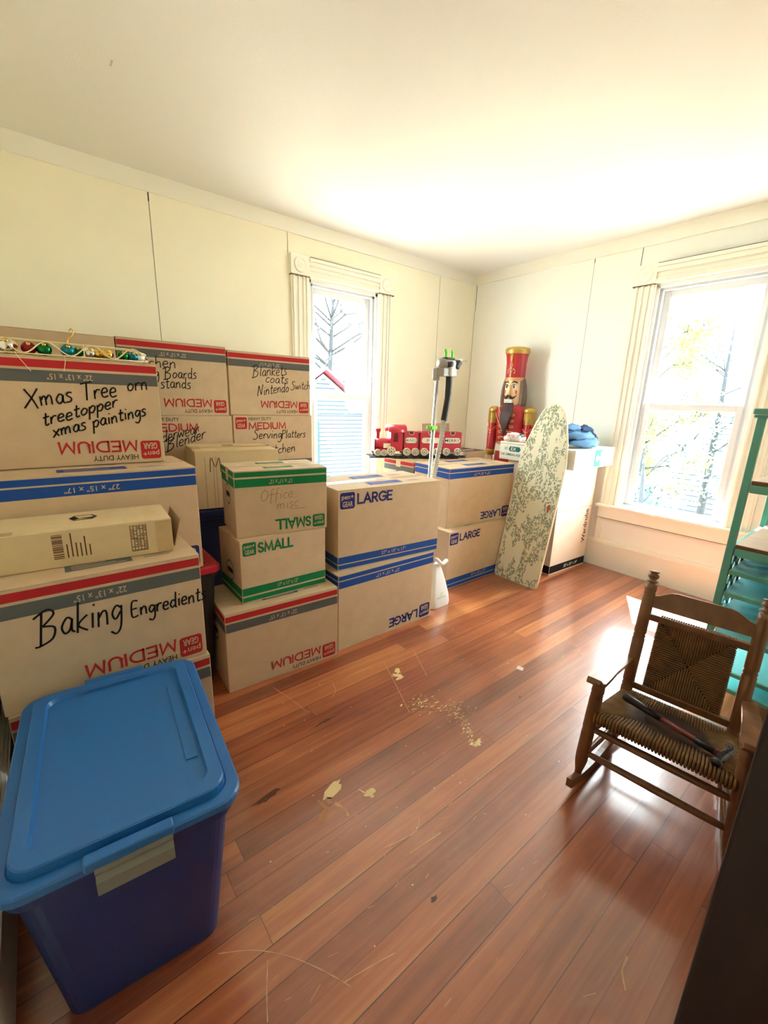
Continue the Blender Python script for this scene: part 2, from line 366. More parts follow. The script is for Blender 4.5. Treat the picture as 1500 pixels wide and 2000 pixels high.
# ------------------------------------------------------------------ the room (corner of the two windowed walls at the origin)
H = 2.524; XL, YR = -3.825, -3.80      # near left wall, rear wall
WT = 0.14                             # wall thickness
def wall_with_hole(name, axis, lo, hi, holes, m, seams=(), sgn=1):
    """axis 'x': wall along x in the plane y=0 growing to +y; axis 'y': wall along y in x=0 growing to +x"""
    mb = MB()
    def bx(a0, a1, z0, z1):
        if axis == 'x': mb.box((a0, 0, z0), (a1, WT*sgn, z1) if sgn > 0 else (a1, 0, z1), m) if sgn > 0 else mb.box((a0, -WT, z0), (a1, 0, z1), m)
        else: mb.box((0, a0, z0), (WT, a1, z1), m) if sgn > 0 else mb.box((-WT, a0, z0), (0, a1, z1), m)
    a = lo
    for h0, h1, z0, z1 in holes:
        bx(a, h0, 0, H); bx(h0, h1, 0, z0); bx(h0, h1, z1, H); a = h1
    bx(a, hi, 0, H)
    for p, z0, z1, wd, mm in seams:   # joints between the wall panels
        if axis == 'x': mb.box((p-wd/2, -0.0012, z0), (p+wd/2, 0.0, z1), mm)
        else: mb.box((-0.0012, p-wd/2, z0), (0.0, p+wd/2, z1), mm)
    return mb.build(name, kind='structure')
wall_with_hole('wall_left', 'x', XL-WT, WT, [(-1.875, -1.225, .54, 2.16)], wall_m,
    [(-2.912, .2, 2.43, .003, seam_m), (-2.912, 2.385, 2.43, .006, crack_m), (-2.035, 2.30, 2.43, .003, seam_m), (-.50, .2, 2.43, .002, seam_m)])
wall_with_hole('wall_right', 'y', YR-WT, 0, [(-2.37, -1.68, .54, 2.16)], wall2_m,
    [(-1.194, .2, 2.43, .002, seam_m), (-1.194, 2.40, 2.43, .005, crack_m), (-1.545, 2.30, 2.43, .004, crack_m), (-.02, 2.2, 2.43, .006, seam_m), (-.012, .2, 2.2, .003, seam_m)])
o = wall_with_hole('wall_near_left', 'y', YR-WT, 0, [], wall_m, sgn=-1); o.location.x = XL
o = wall_with_hole('wall_rear', 'x', XL-WT, WT, [], wall_m, sgn=-1); o.location.y = YR
fm = MB(); fm.box((XL-WT, YR-WT, -.05), (WT, WT, 0), floor_m)
# paint splashes, plaster smears and scratches on the boards (marks of their own shape, in the floor's mesh)
splash = mat('cream_paint_splash', srgb(226, 200, 146), 0.7); scuff = mat('worn_varnish', srgb(178, 122, 80), 0.7); scr = mat('pale_scratch', srgb(206, 152, 112), 0.7)
dirt = mat('dark_burn_mark', srgb(92, 46, 32), 0.5)
rs = random.Random(3)
def blob(x, y, a, b, ang, m, n=14, rough=.45, z=.0006):
    p = []
    for i in range(n):
        t = 2*pi*i/n; r = 1+rs.uniform(-rough, rough); u, v = a*r*cos(t), b*r*sin(t)
        p.append((x+u*cos(ang)-v*sin(ang), y+u*sin(ang)+v*cos(ang), z))
    fm.add(p, [list(range(n))], m)
def streak(pts, wd, m, z=.0007):
    P = smooth_path([(x, y, z) for x, y in pts], 5); vs = []; fs = []
    for i, p in enumerate(P):
        t = (P[min(i+1, len(P)-1)]-P[max(i-1, 0)]); t.normalize(); k = wd*(.5+rs.random())/2
        vs += [(p.x-t.y*k, p.y+t.x*k, z), (p.x+t.y*k, p.y-t.x*k, z)]
    for i in range(len(P)-1): fs.append((2*i, 2*i+1, 2*i+3, 2*i+2))
    fm.add(vs, fs, m)
blob(-2.352, -1.715, .028, .012, .9, splash); blob(-2.374, -1.745, .030, .012, -.9, splash); blob(-2.385, -1.765, .014, .009, 0, splash)
blob(-2.965, -2.092, .040, .018, .35, splash); blob(-2.875, -2.185, .018, .014, 0, splash)
streak([(-2.895, -2.15), (-2.885, -2.175), (-2.865, -2.18)], .004, splash); streak([(-2.99, -2.145), (-2.975, -2.18), (-2.98, -2.21)], .009, scr)
streak([(-3.03, -2.10), (-3.02, -2.15)], .010, scuff); blob(-3.045, -2.16, .02, .012, .4, scuff); blob(-3.0, -2.125, .016, .008, .9, scuff)
for i in range(150):   # flaked varnish around the middle of the floor
    t = rs.random(); cx = -2.46+.17*t+rs.gauss(0, .035); cy = -1.92-.19*t+rs.gauss(0, .022)
    blob(cx, cy, rs.uniform(.002, .014), rs.uniform(.001, .0035), rs.uniform(-.5, .5), splash if rs.random() < .35 else scuff, n=7, rough=.5)
for i in range(95):
    t = rs.random(); cx = -2.33-.07*t+rs.gauss(0, .018); cy = -2.08-.19*t+rs.gauss(0, .012)
    blob(cx, cy, rs.uniform(.002, .011), rs.uniform(.001, .003), rs.uniform(-.6, .6), splash if rs.random() < .4 else scuff, n=7, rough=.5)
blob(-2.395, -2.262, .020, .012, .3, splash); blob(-2.42, -2.25, .01, .006, .1, splash)
for i in range(45):
    blob(rs.uniform(-3.35, -2.5), rs.uniform(-2.75, -2.15), rs.uniform(.004, .020), rs.uniform(.0006, .002), rs.uniform(-.35, .35), scuff, n=7, rough=.5)
for i in range(110):  # crumbs of plaster and paint
    k = rs.uniform(.001, .003); blob(rs.uniform(-3.3, -.9), rs.uniform(-2.6, -1.55), k, k*.8, 0, splash, n=6, rough=.3)
for pts, wd in [([(-2.90, -1.47), (-2.87, -1.60), (-2.855, -1.70)], .0022), ([(-2.66, -1.60), (-2.68, -1.66), (-2.72, -1.69)], .002),
    ([(-2.36, -1.62), (-2.43, -1.80), (-2.50, -1.97)], .0022), ([(-2.16, -1.62), (-2.22, -1.75), (-2.26, -1.83)], .002),
    ([(-3.43, -2.315), (-3.36, -2.36), (-3.30, -2.42), (-3.25, -2.49), (-3.21, -2.56)], .0022), ([(-3.22, -2.545), (-3.15, -2.56), (-3.09, -2.575)], .002),
    ([(-3.34, -2.40), (-3.365, -2.45), (-3.385, -2.50)], .0025), ([(-2.64, -2.93), (-2.68, -2.935), (-2.71, -2.955)], .004), ([(-2.80, -2.90), (-2.77, -2.915)], .002),
    ([(-2.95, -2.36), (-2.84, -2.38), (-2.80, -2.35)], .0022), ([(-2.90, -2.42), (-2.78, -2.43)], .003)]: streak(pts, wd, scr)
fm.add([(-1.845, -2.058, .0006), (-1.815, -2.048, .0006), (-1.808, -2.078, .0006), (-1.836, -2.088, .0006)], [(0, 1, 2, 3)], mat('pale_label_scrap', srgb(206, 186, 184), .7))
blob(-3.16, -1.99, .05, .012, .1, dirt); blob(-2.93, -2.55, .012, .007, 0, dirt); blob(-2.02, -2.20, .01, .006, .3, dirt); blob(-2.83, -1.80, .06, .006, .05, dirt)
fm.build('floor', kind='structure')
cm = MB(); cm.box((XL-WT, YR-WT, H), (WT, WT, H+.05), ceil_m)
for x, y, a, b in [(-3.19, -.86, .003, .02)]: cm.box((x-a, y-b, H-.0006), (x+a, y+b, H), mat('ceiling_crack', srgb(200, 196, 188), .9))
cm.build('ceiling', kind='structure')
t1 = MB(); t1.box((XL, -.012, 2.433), (-.012, 0, H), trim_m); t1.box((XL, -.016, 2.430), (-.016, 0, 2.436), trim_m); t1.build('trim_1', kind='structure')
t2 = MB(); t2.box((-.012, YR, 2.433), (0, 0, H), trim_m); t2.box((-.016, YR, 2.430), (0, 0, 2.436), trim_m); t2.build('trim_2', kind='structure')
def baseboard(name, a, b, axis, at, sgn):
    mb = MB()
    for d, z0, z1 in ((.018, 0, .200), (.024, .200, .212), (.020, .212, .226), (.012, .226, .238)):
        if axis == 'x': mb.box((a, min(at, at+sgn*d), z0), (b, max(at, at+sgn*d), z1), trim_m)
        else: mb.box((min(at, at+sgn*d), a, z0), (max(at, at+sgn*d), b, z1), trim_m)
    mb.build(name, kind='structure')
baseboard('baseboard_left', XL, 0, 'x', 0, -1); baseboard('baseboard_right', YR, -.024, 'y', 0, -1)
baseboard('baseboard_near_left', YR, -.024, 'y', XL, 1)

# double-hung sash window with fluted casing and bullseye corner blocks; local x along the wall (0 .. w), y outwards, z up
def sash_window(name, w, M):
    root = structure(name); root.matrix_world = M
    z0, z1 = .54, 2.16
    c = MB()
    for s in (0, 1):
        x = -.145 if s == 0 else w
        c.box((x, -.020, z0), (x+.145, 0, z1+.01), trim_m)
        for k in (.012, .052, .092, .118): c.box((x+k, -.030, z0), (x+k+.014, -.020, z1+.01), trim_m)
    c.build('casing', root, kind='structure')
    h = MB(); h.box((-.005, -.020, z1+.01), (w+.005, 0, z1+.135), trim_m)
    for k, d, t in ((.012, .030, .022), (.052, .026, .018), (.082, .036, .028), (.112, .044, .022)): h.box((-.003, -d, z1+k), (w+.003, -.020, z1+k+t), trim_m)
    h.box((0, -.0445, z1+.134), (w, -.002, z1+.137), crack_m); h.build('head_casing', root, kind='structure')
    for x in (-.152, w+.002):
        b = MB(); b.box((x, -.034, z1+.008), (x+.150, 0, z1+.142), trim_m, bev=.003)
        MM = T(x+.075, -.034, z1+.075) @ RX(pi/2)
        b.lathe([(.052, 0), (.052, .006), (.046, .010), (.038, .006), (.030, .003), (.022, .008), (.014, .010), (.004, .006)], trim_m, 28, MM)
        b.box((x-.002, -.0345, z1+.002), (x+.152, -.001, z1+.0085), seam_m); b.build('corner_block', root, kind='structure')
    s_ = MB(); s_.box((-.165, -.060, z0-.022), (w+.165, .02, z0), trim_m, bev=.006); s_.build('stool', root, kind='structure')
    a = MB(); a.box((-.15, -.022, z0-.115), (w+.15, 0, z0-.022), trim_m); a.box((-.15, -.024, z0-.119), (w+.15, 0, z0-.115), seam_m)
    a.box((-.15, -.016, .238), (-.125, 0, z0-.119), trim_m); a.box((w+.125, -.016, .238), (w+.15, 0, z0-.119), trim_m)
    a.box((-.125, -.010, .238), (-.112, 0, z0-.119), trim_m); a.build('apron_panel', root, kind='structure')
    f = MB()
    for x0, x1, m in ((0, .022, vinyl), (.022, .042, vinyl_grey), (w-.042, w-.022, vinyl_grey), (w-.022, w, vinyl)): f.box((x0, -.004 if m is vinyl else .012, z0), (x1, .12, z1), m)
    f.box((0, -.004, z1-.022), (w, .12, z1), vinyl); f.box((.022, .012, z1-.038), (w-.022, .12, z1-.022), vinyl_grey); f.box((0, .0, z0), (w, .13, z0+.02), vinyl)
    f.build('frame', root, kind='structure')
    def sash(nm, x0, x1, za, zb, y0, y1, st, rb, rt_):
        m = MB(); m.box((x0, y0, za), (x0+st, y1, zb), vinyl, bev=.002); m.box((x1-st, y0, za), (x1, y1, zb), vinyl, bev=.002)
        m.box((x0+st, y0, za), (x1-st, y1, za+rb), vinyl, bev=.002); m.box((x0+st, y0, zb-rt_), (x1-st, y1, zb), vinyl, bev=.002)
        for q in ((x0+st, x0+st+.003, za+rb, zb-rt_), (x1-st-.003, x1-st, za+rb, zb-rt_)): m.box((q[0], y0-.0005, q[2]), (q[1], y0+.001, q[3]), vinyl_grey)
        sh = m.build(nm, root, kind='structure')
        g = MB(); g.box((x0+st-.004, (y0+y1)/2-.003, za+rb-.004), (x1-st+.004, (y0+y1)/2+.003, zb-rt_+.004), glass_m); g.build('glass_pane', sh, kind='structure')
    sash('upper_sash', .036, w-.036, 1.31, z1-.03, .055, .085, .046, .045, .05)
    sash('lower_sash', .030, w-.030, z0+.012, 1.345, .022, .050, .050, .03, .045)
    return root
sash_window('window_1', .65, T(-1.875, 0, 0))
sash_window('window_2', .69, T(0, -1.68, 0) @ RZ(-pi/2))

# ------------------------------------------------------------------ outside, seen through the panes
grass_m = mat('lawn', srgb(150, 148, 128), .95, var=.3, scale=4)
gm = MB(); gm.box((-30, -40, -3.6), (60, 50, -3.5), grass_m); o = gm.build('ground', kind='structure')
bark = mat('grey_bark', srgb(26, 32, 38), .9, var=.2, scale=12)
def leaf_mat(name, col):
    m = bpy.data.materials.new(name); m.use_nodes = True; nt = m.node_tree; n = nt.nodes; l = nt.links; b = n['Principled BSDF']
    b.inputs['Base Color'].default_value = col; b.inputs['Roughness'].default_value = .6
    t = n.new('ShaderNodeBsdfTranslucent'); t.inputs[0].default_value = col
    x = n.new('ShaderNodeMixShader'); x.inputs[0].default_value = .5; l.new(b.outputs[0], x.inputs[1]); l.new(t.outputs[0], x.inputs[2])
    l.new(x.outputs[0], n['Material Output'].inputs[0]); return m
leaf1 = leaf_mat('spring_leaf', srgb(112, 122, 62)); leaf2 = leaf_mat('green_leaf', srgb(96, 120, 80)); leaf3 = leaf_mat('blue_green_leaf', srgb(90, 120, 120))
def tree(loc, label, h, crown, nleaf, lm, nbr, seed, leafsize=.055, br=1.0):
    r = random.Random(seed); root = thing('tree', label, 'tree', loc, 0, 'trees outside the windows')
    tr = MB(); top = Vector((r.uniform(-.4, .4), r.uniform(-.4, .4), h))
    tr.tube([(0, 0, -.02), (top.x*.3, top.y*.3, h*.35), (top.x*.6, top.y*.6, h*.7), top], [.13*br**.5, .10*br**.5, .06*br**.5, .015*br], bark, 7)
    ends = []
    for i in range(nbr):
        t = r.uniform(.3, .95); p = Vector((top.x*t*.8, top.y*t*.8, h*t)); a = r.uniform(0, 2*pi); L = crown*r.uniform(.5, 1.0)
        e = p+Vector((cos(a)*L, sin(a)*L, L*r.uniform(.2, .8))); md = (p+e)/2+Vector((r.uniform(-.2, .2), r.uniform(-.2, .2), r.uniform(-.05, .2)))
        tr.tube([p, md, e], [.045*(1.1-t)*br, (.028*(1.1-t)+.006)*br, .006*br], bark, 5); ends.append((md, e))
        for k in range(4):
            q = md.lerp(e, r.random()); e2 = q+Vector((r.uniform(-.5, .5), r.uniform(-.5, .5), r.uniform(.0, .6)))*crown*.4
            tr.tube([q, (q+e2)/2, e2], [.012*br, .009*br, .004*br], bark, 4); ends.append((q, e2))
    tr.build('trunk', root)
    lf = MB(); vs = []; fs = []
    for i in range(nleaf):
        a, b = r.choice(ends); p = a.lerp(b, r.random()**.7)+Vector((r.gauss(0, .26), r.gauss(0, .26), r.gauss(0, .26)))*crown*.6
        u = Vector((r.uniform(-1, 1), r.uniform(-1, 1), r.uniform(-1, 1))).normalized(); v = u.cross(Vector((r.uniform(-1, 1), r.uniform(-1, 1), .3))).normalized(); s = leafsize*r.uniform(.6, 1.3)
        k = len(vs); vs += [p-u*s, p+v*s*.45, p+u*s, p-v*s*.45]; fs.append((k, k+1, k+2, k+3))
    if nleaf: lf.add(vs, fs, lm); lf.build('foliage', root)
    return root
tree((6.3, .55, -3.5), 'leafy pale green tree outside the right window, left of its fellows', 6.4, 1.2, 5200, leaf1, 18, 11)
tree((7.2, -1.9, -3.5), 'bushy green tree outside the right window, nearest the shelf rack side', 6.0, 1.2, 5200, leaf2, 18, 12)
tree((10.6, .35, -3.5), 'taller blue green tree farther off, between the other trees outside the right window', 7.0, 1.7, 6000, leaf3, 20, 13)
tree((4.2, -.55, -3.5), 'low shrubby tree filling the lower pane of the right window', 4.0, .85, 2600, leaf3, 14, 14)
tree((7.9, 16.0, -3.5), 'bare branched tree rising behind the shed outside the left window', 11.5, 3.2, 900, leaf3, 44, 15, br=2.6)
tree((11.0, 27.0, -3.5), 'yellow green tree behind the shed roof outside the left window', 9.6, 2.7, 7000, leaf2, 18, 16, leafsize=.085)
# shed with clapboard siding and a red roof seen through the left window
shed_w = mat('pale_blue_clapboard', srgb(84, 104, 116), .7); shed_l = mat('blue_door_trim', srgb(12, 40, 60), .8); shed_r = mat('red_shingles', srgb(128, 44, 64), .8)
def clapboards(mb, x0, x1, z0, z1, y, top=None, step=.13):
    z = z0; shadow_m = mat('clapboard_shadow', srgb(12, 36, 50), .9)  # dark strip under each board, its shadow line painted in as colour
    while z < z1-.01:
        zz = min(z+step, z1); a0, a1 = (x0, x1) if top is None else top(zz)
        if a1-a0 > .05: mb.add([(a0, y-.025, z), (a1, y-.025, z), (a1, y-.004, zz), (a0, y-.004, zz), (a0, y, z), (a1, y, z)], [(0, 1, 2, 3), (0, 4, 5, 1)], shed_w); mb.box((a0, y-.027, z-.030), (a1, y-.004, z+.004), shadow_m)
        z = zz
sh = thing('shed', 'pale clapboard shed with red gable roof outside the left window', 'shed', (3.62, 9.0, -3.5), R(-8))
m = MB(); m.box((-1.6, 0, 0), (1.6, 3.0, 4.35), shed_w); clapboards(m, -1.6, 1.6, 0, 4.35, 0)
m.add([(-1.6, 0, 4.35), (1.6, 0, 4.35), (0, 0, 5.55), (-1.6, 3, 4.35), (1.6, 3, 4.35), (0, 3, 5.55)], [(0, 1, 2), (3, 5, 4)], shed_w)
clapboards(m, 0, 0, 4.35, 5.5, 0, lambda z: (-1.6*(5.55-z)/1.2, 1.6*(5.55-z)/1.2)); m.build('wall', sh)
for s in (-1, 1):
    m = MB(); A = Vector((0, -.25, 5.66)); B = Vector((s*1.95, -.25, 4.20)); d = Vector((0, 3.5, 0)); nn = Vector((s*.6, 0, .8))*.07
    vs = [A, B, B+d, A+d, A+nn, B+nn, B+d+nn, A+d+nn]; m.add(vs, [(0, 1, 2, 3), (7, 6, 5, 4), (0, 4, 5, 1), (1, 5, 6, 2), (3, 2, 6, 7), (0, 3, 7, 4)], shed_r); m.build('roof', sh)
m = MB(); m.box((-.95, -.06, 2.7), (-.15, -.03, 4.1), shed_l); m.box((-.88, -.075, 2.77), (-.24, -.055, 4.02), shed_w); m.build('hatch_door', sh)
for x in (-.75, .15):
    m = MB(); m.box((x, -.06, .3), (x+.85, -.03, 2.35), shed_l); m.box((x+.08, -.075, .35), (x+.77, -.055, 2.25), shed_w); m.box((x+.22, -.085, .8), (x+.62, -.07, 1.75), shed_l); m.build('door', sh)
# neighbouring house behind the trees of the right window
hs = thing('house', 'pale clapboard house standing behind the trees of the right window', 'house', (16, 2.6, -3.5), R(-90))
m = MB(); m.box((-5, 0, 0), (5, 5, 5.1), shed_w); clapboards(m, -5, 5, 0, 5.1, 0, step=.2); m.build('wall', hs)
m = MB(); m.add([(-5.4, -.5, 5.0), (5.4, -.5, 5.0), (5.4, 2.5, 6.6), (-5.4, 2.5, 6.6), (5.4, 5.5, 5.0), (-5.4, 5.5, 5.0)], [(0, 1, 2, 3), (3, 2, 4, 5), (0, 3, 5), (1, 4, 2), (0, 5, 4, 1)], mat('grey_shingles', srgb(100, 104, 112), .8)); m.build('roof', hs)

# ------------------------------------------------------------------ cardboard moving boxes
SPEC = {'large': (.686, .381, .432, ink_blue, ink_blue, ink_navy, '27" x 15" x 17"', 'LARGE', ((.0065, .030), (.036, .074))),
        'medium': (.559, .330, .390, ink_red, ink_grey, ink_red, '22" x 13" x 15"', 'MEDIUM', ((.013, .040), (.049, .090))),
        'small': (.432, .279, .305, ink_green, ink_green, ink_green, '17" x 11" x 12"', 'SMALL', ((.006, .028), (.036, .073)))}
def logo(mb, x, y, a, ink, M):
    rrect(mb, x, y, x+a, y+a, a*.14, ink, M, .0006)
    letter(mb, 'pen+', x+a*.09, y+a*.50, a*.82, a*.34, kraft, M, .01, .0012); letter(mb, 'GEAR', x+a*.16, y+a*.12, a*.70, a*.34, kraft, M, .02, .0012)
def carton(label, x0, y0, z0, yaw, size, inverted=False, writing=None, dims=None, group='printed moving boxes', flap_gap=0.0, ring=False, raised=False):
    W, D, Hh, i1, i2, i3, dim, word, st = SPEC[size]
    if dims: W, D, Hh = dims
    a = R(yaw); cx = x0+cos(a)*W/2-sin(a)*D/2; cy = y0+sin(a)*W/2+cos(a)*D/2
    root = thing('cardboard_box', label, 'box', (cx, cy, z0), a, group)
    b = MB(); ft = .004
    b.box((-W/2, -D/2, 0), (W/2, D/2, Hh-ft), kraft, bev=.0025)
    def planes(inv):
        if not inv: return (frame((-W/2, -D/2, 0), (1, 0, 0), (0, 0, 1)), frame((-W/2, D/2, 0), (0, -1, 0), (0, 0, 1)), frame((W/2, -D/2, 0), (0, 1, 0), (0, 0, 1)))
        return (frame((W/2, -D/2, Hh), (-1, 0, 0), (0, 0, -1)), frame((-W/2, -D/2, Hh), (0, 1, 0), (0, 0, -1)), frame((W/2, D/2, Hh), (0, -1, 0), (0, 0, -1)))
    F_, L_, R_ = planes(inverted)
    for Mx, wd in ((F_, W), (L_, D), (R_, D)):
        for (s0, s1), ink in zip(st, (i1, i2)): rect(b, .0025, s0+ft*0, wd-.0025, s1, ink, Mx)
    k0, k1 = st[1]; hh = k1-k0
    letter(b, dim, W*.40, k0+hh*.25, W*.245, hh*.52, kraft, F_, .008, .0012)
    if size == 'large':
        logo(b, .012, Hh-.100, .086, i3, F_); block(b, word, .112, Hh-.082, .225, .058, .0105, i3, F_)
    elif size == 'medium':
        logo(b, .014, Hh-.088, .074, i3, F_); block(b, word, .098, Hh-.092, .262, .046, .0072, i3, F_); letter(b, 'HEAVY DUTY', .100, Hh-.034, .155, .020, ink_black, F_, .003)
    else:
        logo(b, .012, Hh-.074, .062, i3, F_); block(b, word, .082, Hh-.070, .175, .052, .0092, i3, F_)
    for Mx in (L_, R_):   # ring print around the hand hole, on the short sides
        n = 24; ro, ri, cxx, cyy = .05, .044, D/2, st[1][1]+.05
        vs = []
        for q in range(n): t = 2*pi*q/n; vs += [(cxx+ro*cos(t), cyy+ro*sin(t), .0006), (cxx+ri*cos(t), cyy+ri*sin(t), .0006)]
        b.add(vs, [(2*q, (2*q+2) % (2*n), (2*q+3) % (2*n), 2*q+1) for q in range(n)], i2, False, Mx)
        rrect(b, cxx-.036, cyy-.012, cxx+.036, cyy+.012, .011, ink_black, Mx, .0008)
    if writing:
        Fw = frame((-W/2, -D/2, 0), (1, 0, 0), (0, 0, 1)); writing(b, Fw, W, Hh)
    b.build('body', root)
    for s in (-1, 1):     # two long flaps meeting along the middle
        f = MB(); y0_, y1_ = (-D/2, -.0015-flap_gap) if s < 0 else (.0015+flap_gap, D/2)
        f.box((-W/2, y0_, Hh-ft), (W/2, y1_, Hh-.0007), kraft, bev=.0012)
        Mt = frame((-W/2, -D/2, Hh-.0007), (1, 0, 0), (0, 1, 0))
        yc = (y0_+y1_)/2+D/2; pc = {'large': ink_blue, 'medium': ink_grey, 'small': ink_green}[size]
        rect(f, W*.34, yc-D*.09, W*.66, yc+D*.09, pc, Mt, .0006)
        for q in range(3): rect(f, W*.37, yc-D*.06+q*D*.045, W*(.63-.05*q), yc-D*.06+q*D*.045+.004, kraft, Mt, .0010)
        rect(f, W*.72, yc-D*.05, W*.86, yc-D*.035, pc, Mt, .0006); rect(f, W*.72, yc, W*.84, yc+D*.012, pc, Mt, .0006)
        f.build('top_flap', root)
    tp = MB(); tp.box((-W/2-.0006, -.025, Hh-.0008), (W/2+.0006, .025, Hh), clear_tape)
    for s in (-1, 1): tp.box((-W/2-.0006 if s < 0 else W/2, -.025, Hh-.06), (-W/2 if s < 0 else W/2+.0006, .025, Hh), clear_tape)
    tp.build('packing_tape', root)
    return root

def w_xmas(b, M, W, H_):
    hand(b, 'Xmas Tree', .125, .216, .066, ink_black, M, .17, .05, .0055, .88); hand(b, 'orn', .447, .284, .058, ink_black, M, .08, .05, .0055, .9)
    hand(b, 'treetopper', .165, .150, .052, ink_black, M, .30, .1, .0055, 1.02)
    hand(b, 'xmas paintings', .190, .112, .052, ink_black, M, .25, .08, .0055, .93)
def w_bake(b, M, W, H_):
    hand(b, 'Baking', .100, .205, .098, ink_black, M, .04, .18, .0058, .72); hand(b, 'Engredients', .338, .212, .055, ink_black, M, .0, .08, .0055, .84)
def w_blank(b, M, W, H_):
    hand(b, 'Blankets', .150, .240, .070, ink_black, M, .08, .15, .0045, .88); hand(b, 'coats', .235, .205, .060, ink_black, M, .0, .15, .0045, 1.18)
    hand(b, 'Nintendo', .178, .118, .066, ink_black, M, .17, .15, .0045, .86); hand(b, 'Switch', .415, .168, .055, ink_black, M, .05, .15, .0042, .92)
def w_serv(b, M, W, H_):
    hand(b, 'Serving', .125, .235, .060, ink_black, M, .02, .15, .0052, 1.05); hand(b, 'Platters', .325, .238, .055, ink_black, M, .0, .15, .0050, .95); hand(b, 'kitchen', .215, .135, .062, ink_black, M, .03, .1, .0052, 1.1)
def w_kitchen(b, M, W, H_):
    hand(b, 'Kitchen', .045, .250, .062, ink_black, M, .02, .1, .0050, 1.18); hand(b, 'Cutting Boards', .01, .195, .060, ink_black, M, .02, .1, .0050, .92); hand(b, 'stands', .190, .145, .062, ink_black, M, .02, .1, .0050, .92)
def w_underwear(b, M, W, H_):
    hand(b, 'underwear', .095, .225, .070, ink_black, M, .24, .1, .0048, .85); hand(b, 'Blender', .175, .195, .070, ink_black, M, .28, .15, .0052, .92)
def w_office(b, M, W, H_):
    hand(b, 'Office', .110, .160, .052, ink_pencil, M, .06, .1, .0022, 1.1); hand(b, 'misc', .185, .118, .050, ink_pencil, M, .03, .1, .0022, 1.1); rect(b, .25, .112, .32, .114, ink_pencil, M)

carton('large box on the floor left of the steamer base, blue stripes along its top', -2.496, -1.395, 0, 0, 'large', True, flap_gap=.004)
carton('large upright box left of the steamer pole, blue stripes along its bottom', -2.465, -1.340, .432, -4.0, 'large')
carton('medium box on the floor under the two green striped boxes, red and grey stripes', -3.076, -1.393, 0, -3, 'medium', True)
carton('small upright box with green stripes at its bottom, between two stacked boxes', -2.974, -1.339, .390, -.6, 'small', dims=(.432, .279, .300))
carton('small upside-down box with green stripes at top and faint penned words', -2.967, -1.2935, .690, -8.2, 'small', True, w_office, dims=(.432, .279, .302))
carton('large upright box on the floor beside the ironing board, left of it', -1.452, -1.187, 0, 0, 'large')
carton('large upside-down box beneath the toy train, behind the ironing board', -1.405, -1.110, .432, -3.46, 'large', True)
carton('red and grey striped box under the toy train, behind the blue striped one', -1.372, -.700, 0, 4, 'medium', True, dims=(.559, .330, .860))
carton('medium box marked as baking ingredients, behind the lid of the blue tote', -3.7825, -1.645, .395, 0, 'medium', True, w_bake, dims=(.559, .328, .384))
carton('medium box on the floor squeezed behind the blue tote, only its right edge showing', -3.776, -1.657, 0, 0, 'medium', True, dims=(.559, .330, .395))
carton('large box with blue stripes near its top, under the christmas ornament box', -3.797, -1.300, .596, 0, 'large', True, dims=(.678, .381, .430))
carton('medium box marked xmas tree, carrying the wire garland of ornaments', -3.746, -1.104, 1.028, 0, 'medium', True, w_xmas, dims=(.559, .330, .395))
carton('medium box in the back row at the window, marked blankets and coats', -2.638, -.375, 1.190, 0, 'medium', True, w_blank, dims=(.559, .330, .384))
carton('medium upright box in the back row at the window, marked serving platters', -2.625, -.372, .800, 0, 'medium', False, w_serv)
carton('medium box in the back row against the wall, marked boards and stands', -3.226, -.440, 1.190, 1, 'medium', True, w_kitchen, dims=(.559, .330, .392))
carton('medium upright box in the back row, marked blender, beneath the boards and stands box', -3.212, -.440, .800, 1, 'medium', False, w_underwear)

def plain_box(name, label, x0, y0, z0, yaw, dims, m, group=None, extra=None, tape=True, flaps=True):
    W, D, Hh = dims; a = R(yaw)
    root = thing(name, label, 'box', (x0+cos(a)*W/2-sin(a)*D/2, y0+sin(a)*W/2+cos(a)*D/2, z0), a, group)
    b = MB(); b.box((-W/2, -D/2, 0), (W/2, D/2, Hh-(.003 if flaps else 0)), m, bev=.003)
    P = dict(F=frame((-W/2, -D/2, 0), (1, 0, 0), (0, 0, 1)), L=frame((-W/2, D/2, 0), (0, -1, 0), (0, 0, 1)), R=frame((W/2, -D/2, 0), (0, 1, 0), (0, 0, 1)), T=frame((-W/2, -D/2, Hh-(.0006 if flaps else 0)), (1, 0, 0), (0, 1, 0)))
    if extra: extra(b, P, W, D, Hh, root)
    b.build('body', root)
    if flaps:
        for s in (-1, 1):
            f = MB(); f.box((-W/2, -D/2 if s < 0 else .001, Hh-.003), (W/2, -.001 if s < 0 else D/2, Hh-.0006), m, bev=.001); f.build('top_flap', root)
    if tape:
        tp = MB(); tp.box((-W/2-.0006, -.026, Hh-.0006), (W/2+.0006, .026, Hh), tape_m); tp.build('packing_tape', root)
    return root
plain_box('cardboard_box', 'plain tan box in the back row at the far left, behind the ornament garland', -3.798, -.450, .800, 0, (.565, .33, .776), kraft)
def x_P(b, P, W, D, H_, root):
    hand(b, 'M', .070, .195, .075, ink_brown, P['F'], 0, 0, .004); hand(b, 'misc', .128, .198, .06, ink_brown, P['F'], 0, 0, .003)
    for x in (.045, .085, .10): rect(b, x, .005, x+.002, H_-.03, kraft_dark, P['F'])
    rect(b, W*.45, 0, W*.60, .05, tape_m, P['F']); rect(b, .0, D*.3, .05, D*.6, tape_m, P['T'], .0012)
    rect(b, W*.42, D*.62, W*.56, D*.78, kraft_dark, P['T'], .0012)
plain_box('cardboard_box', 'scuffed tan taped box on the navy tote, lettered M, behind the small boxes', -2.99, -.815, .722, -8, (.43, .37, .305), kraft_pale, None, x_P)
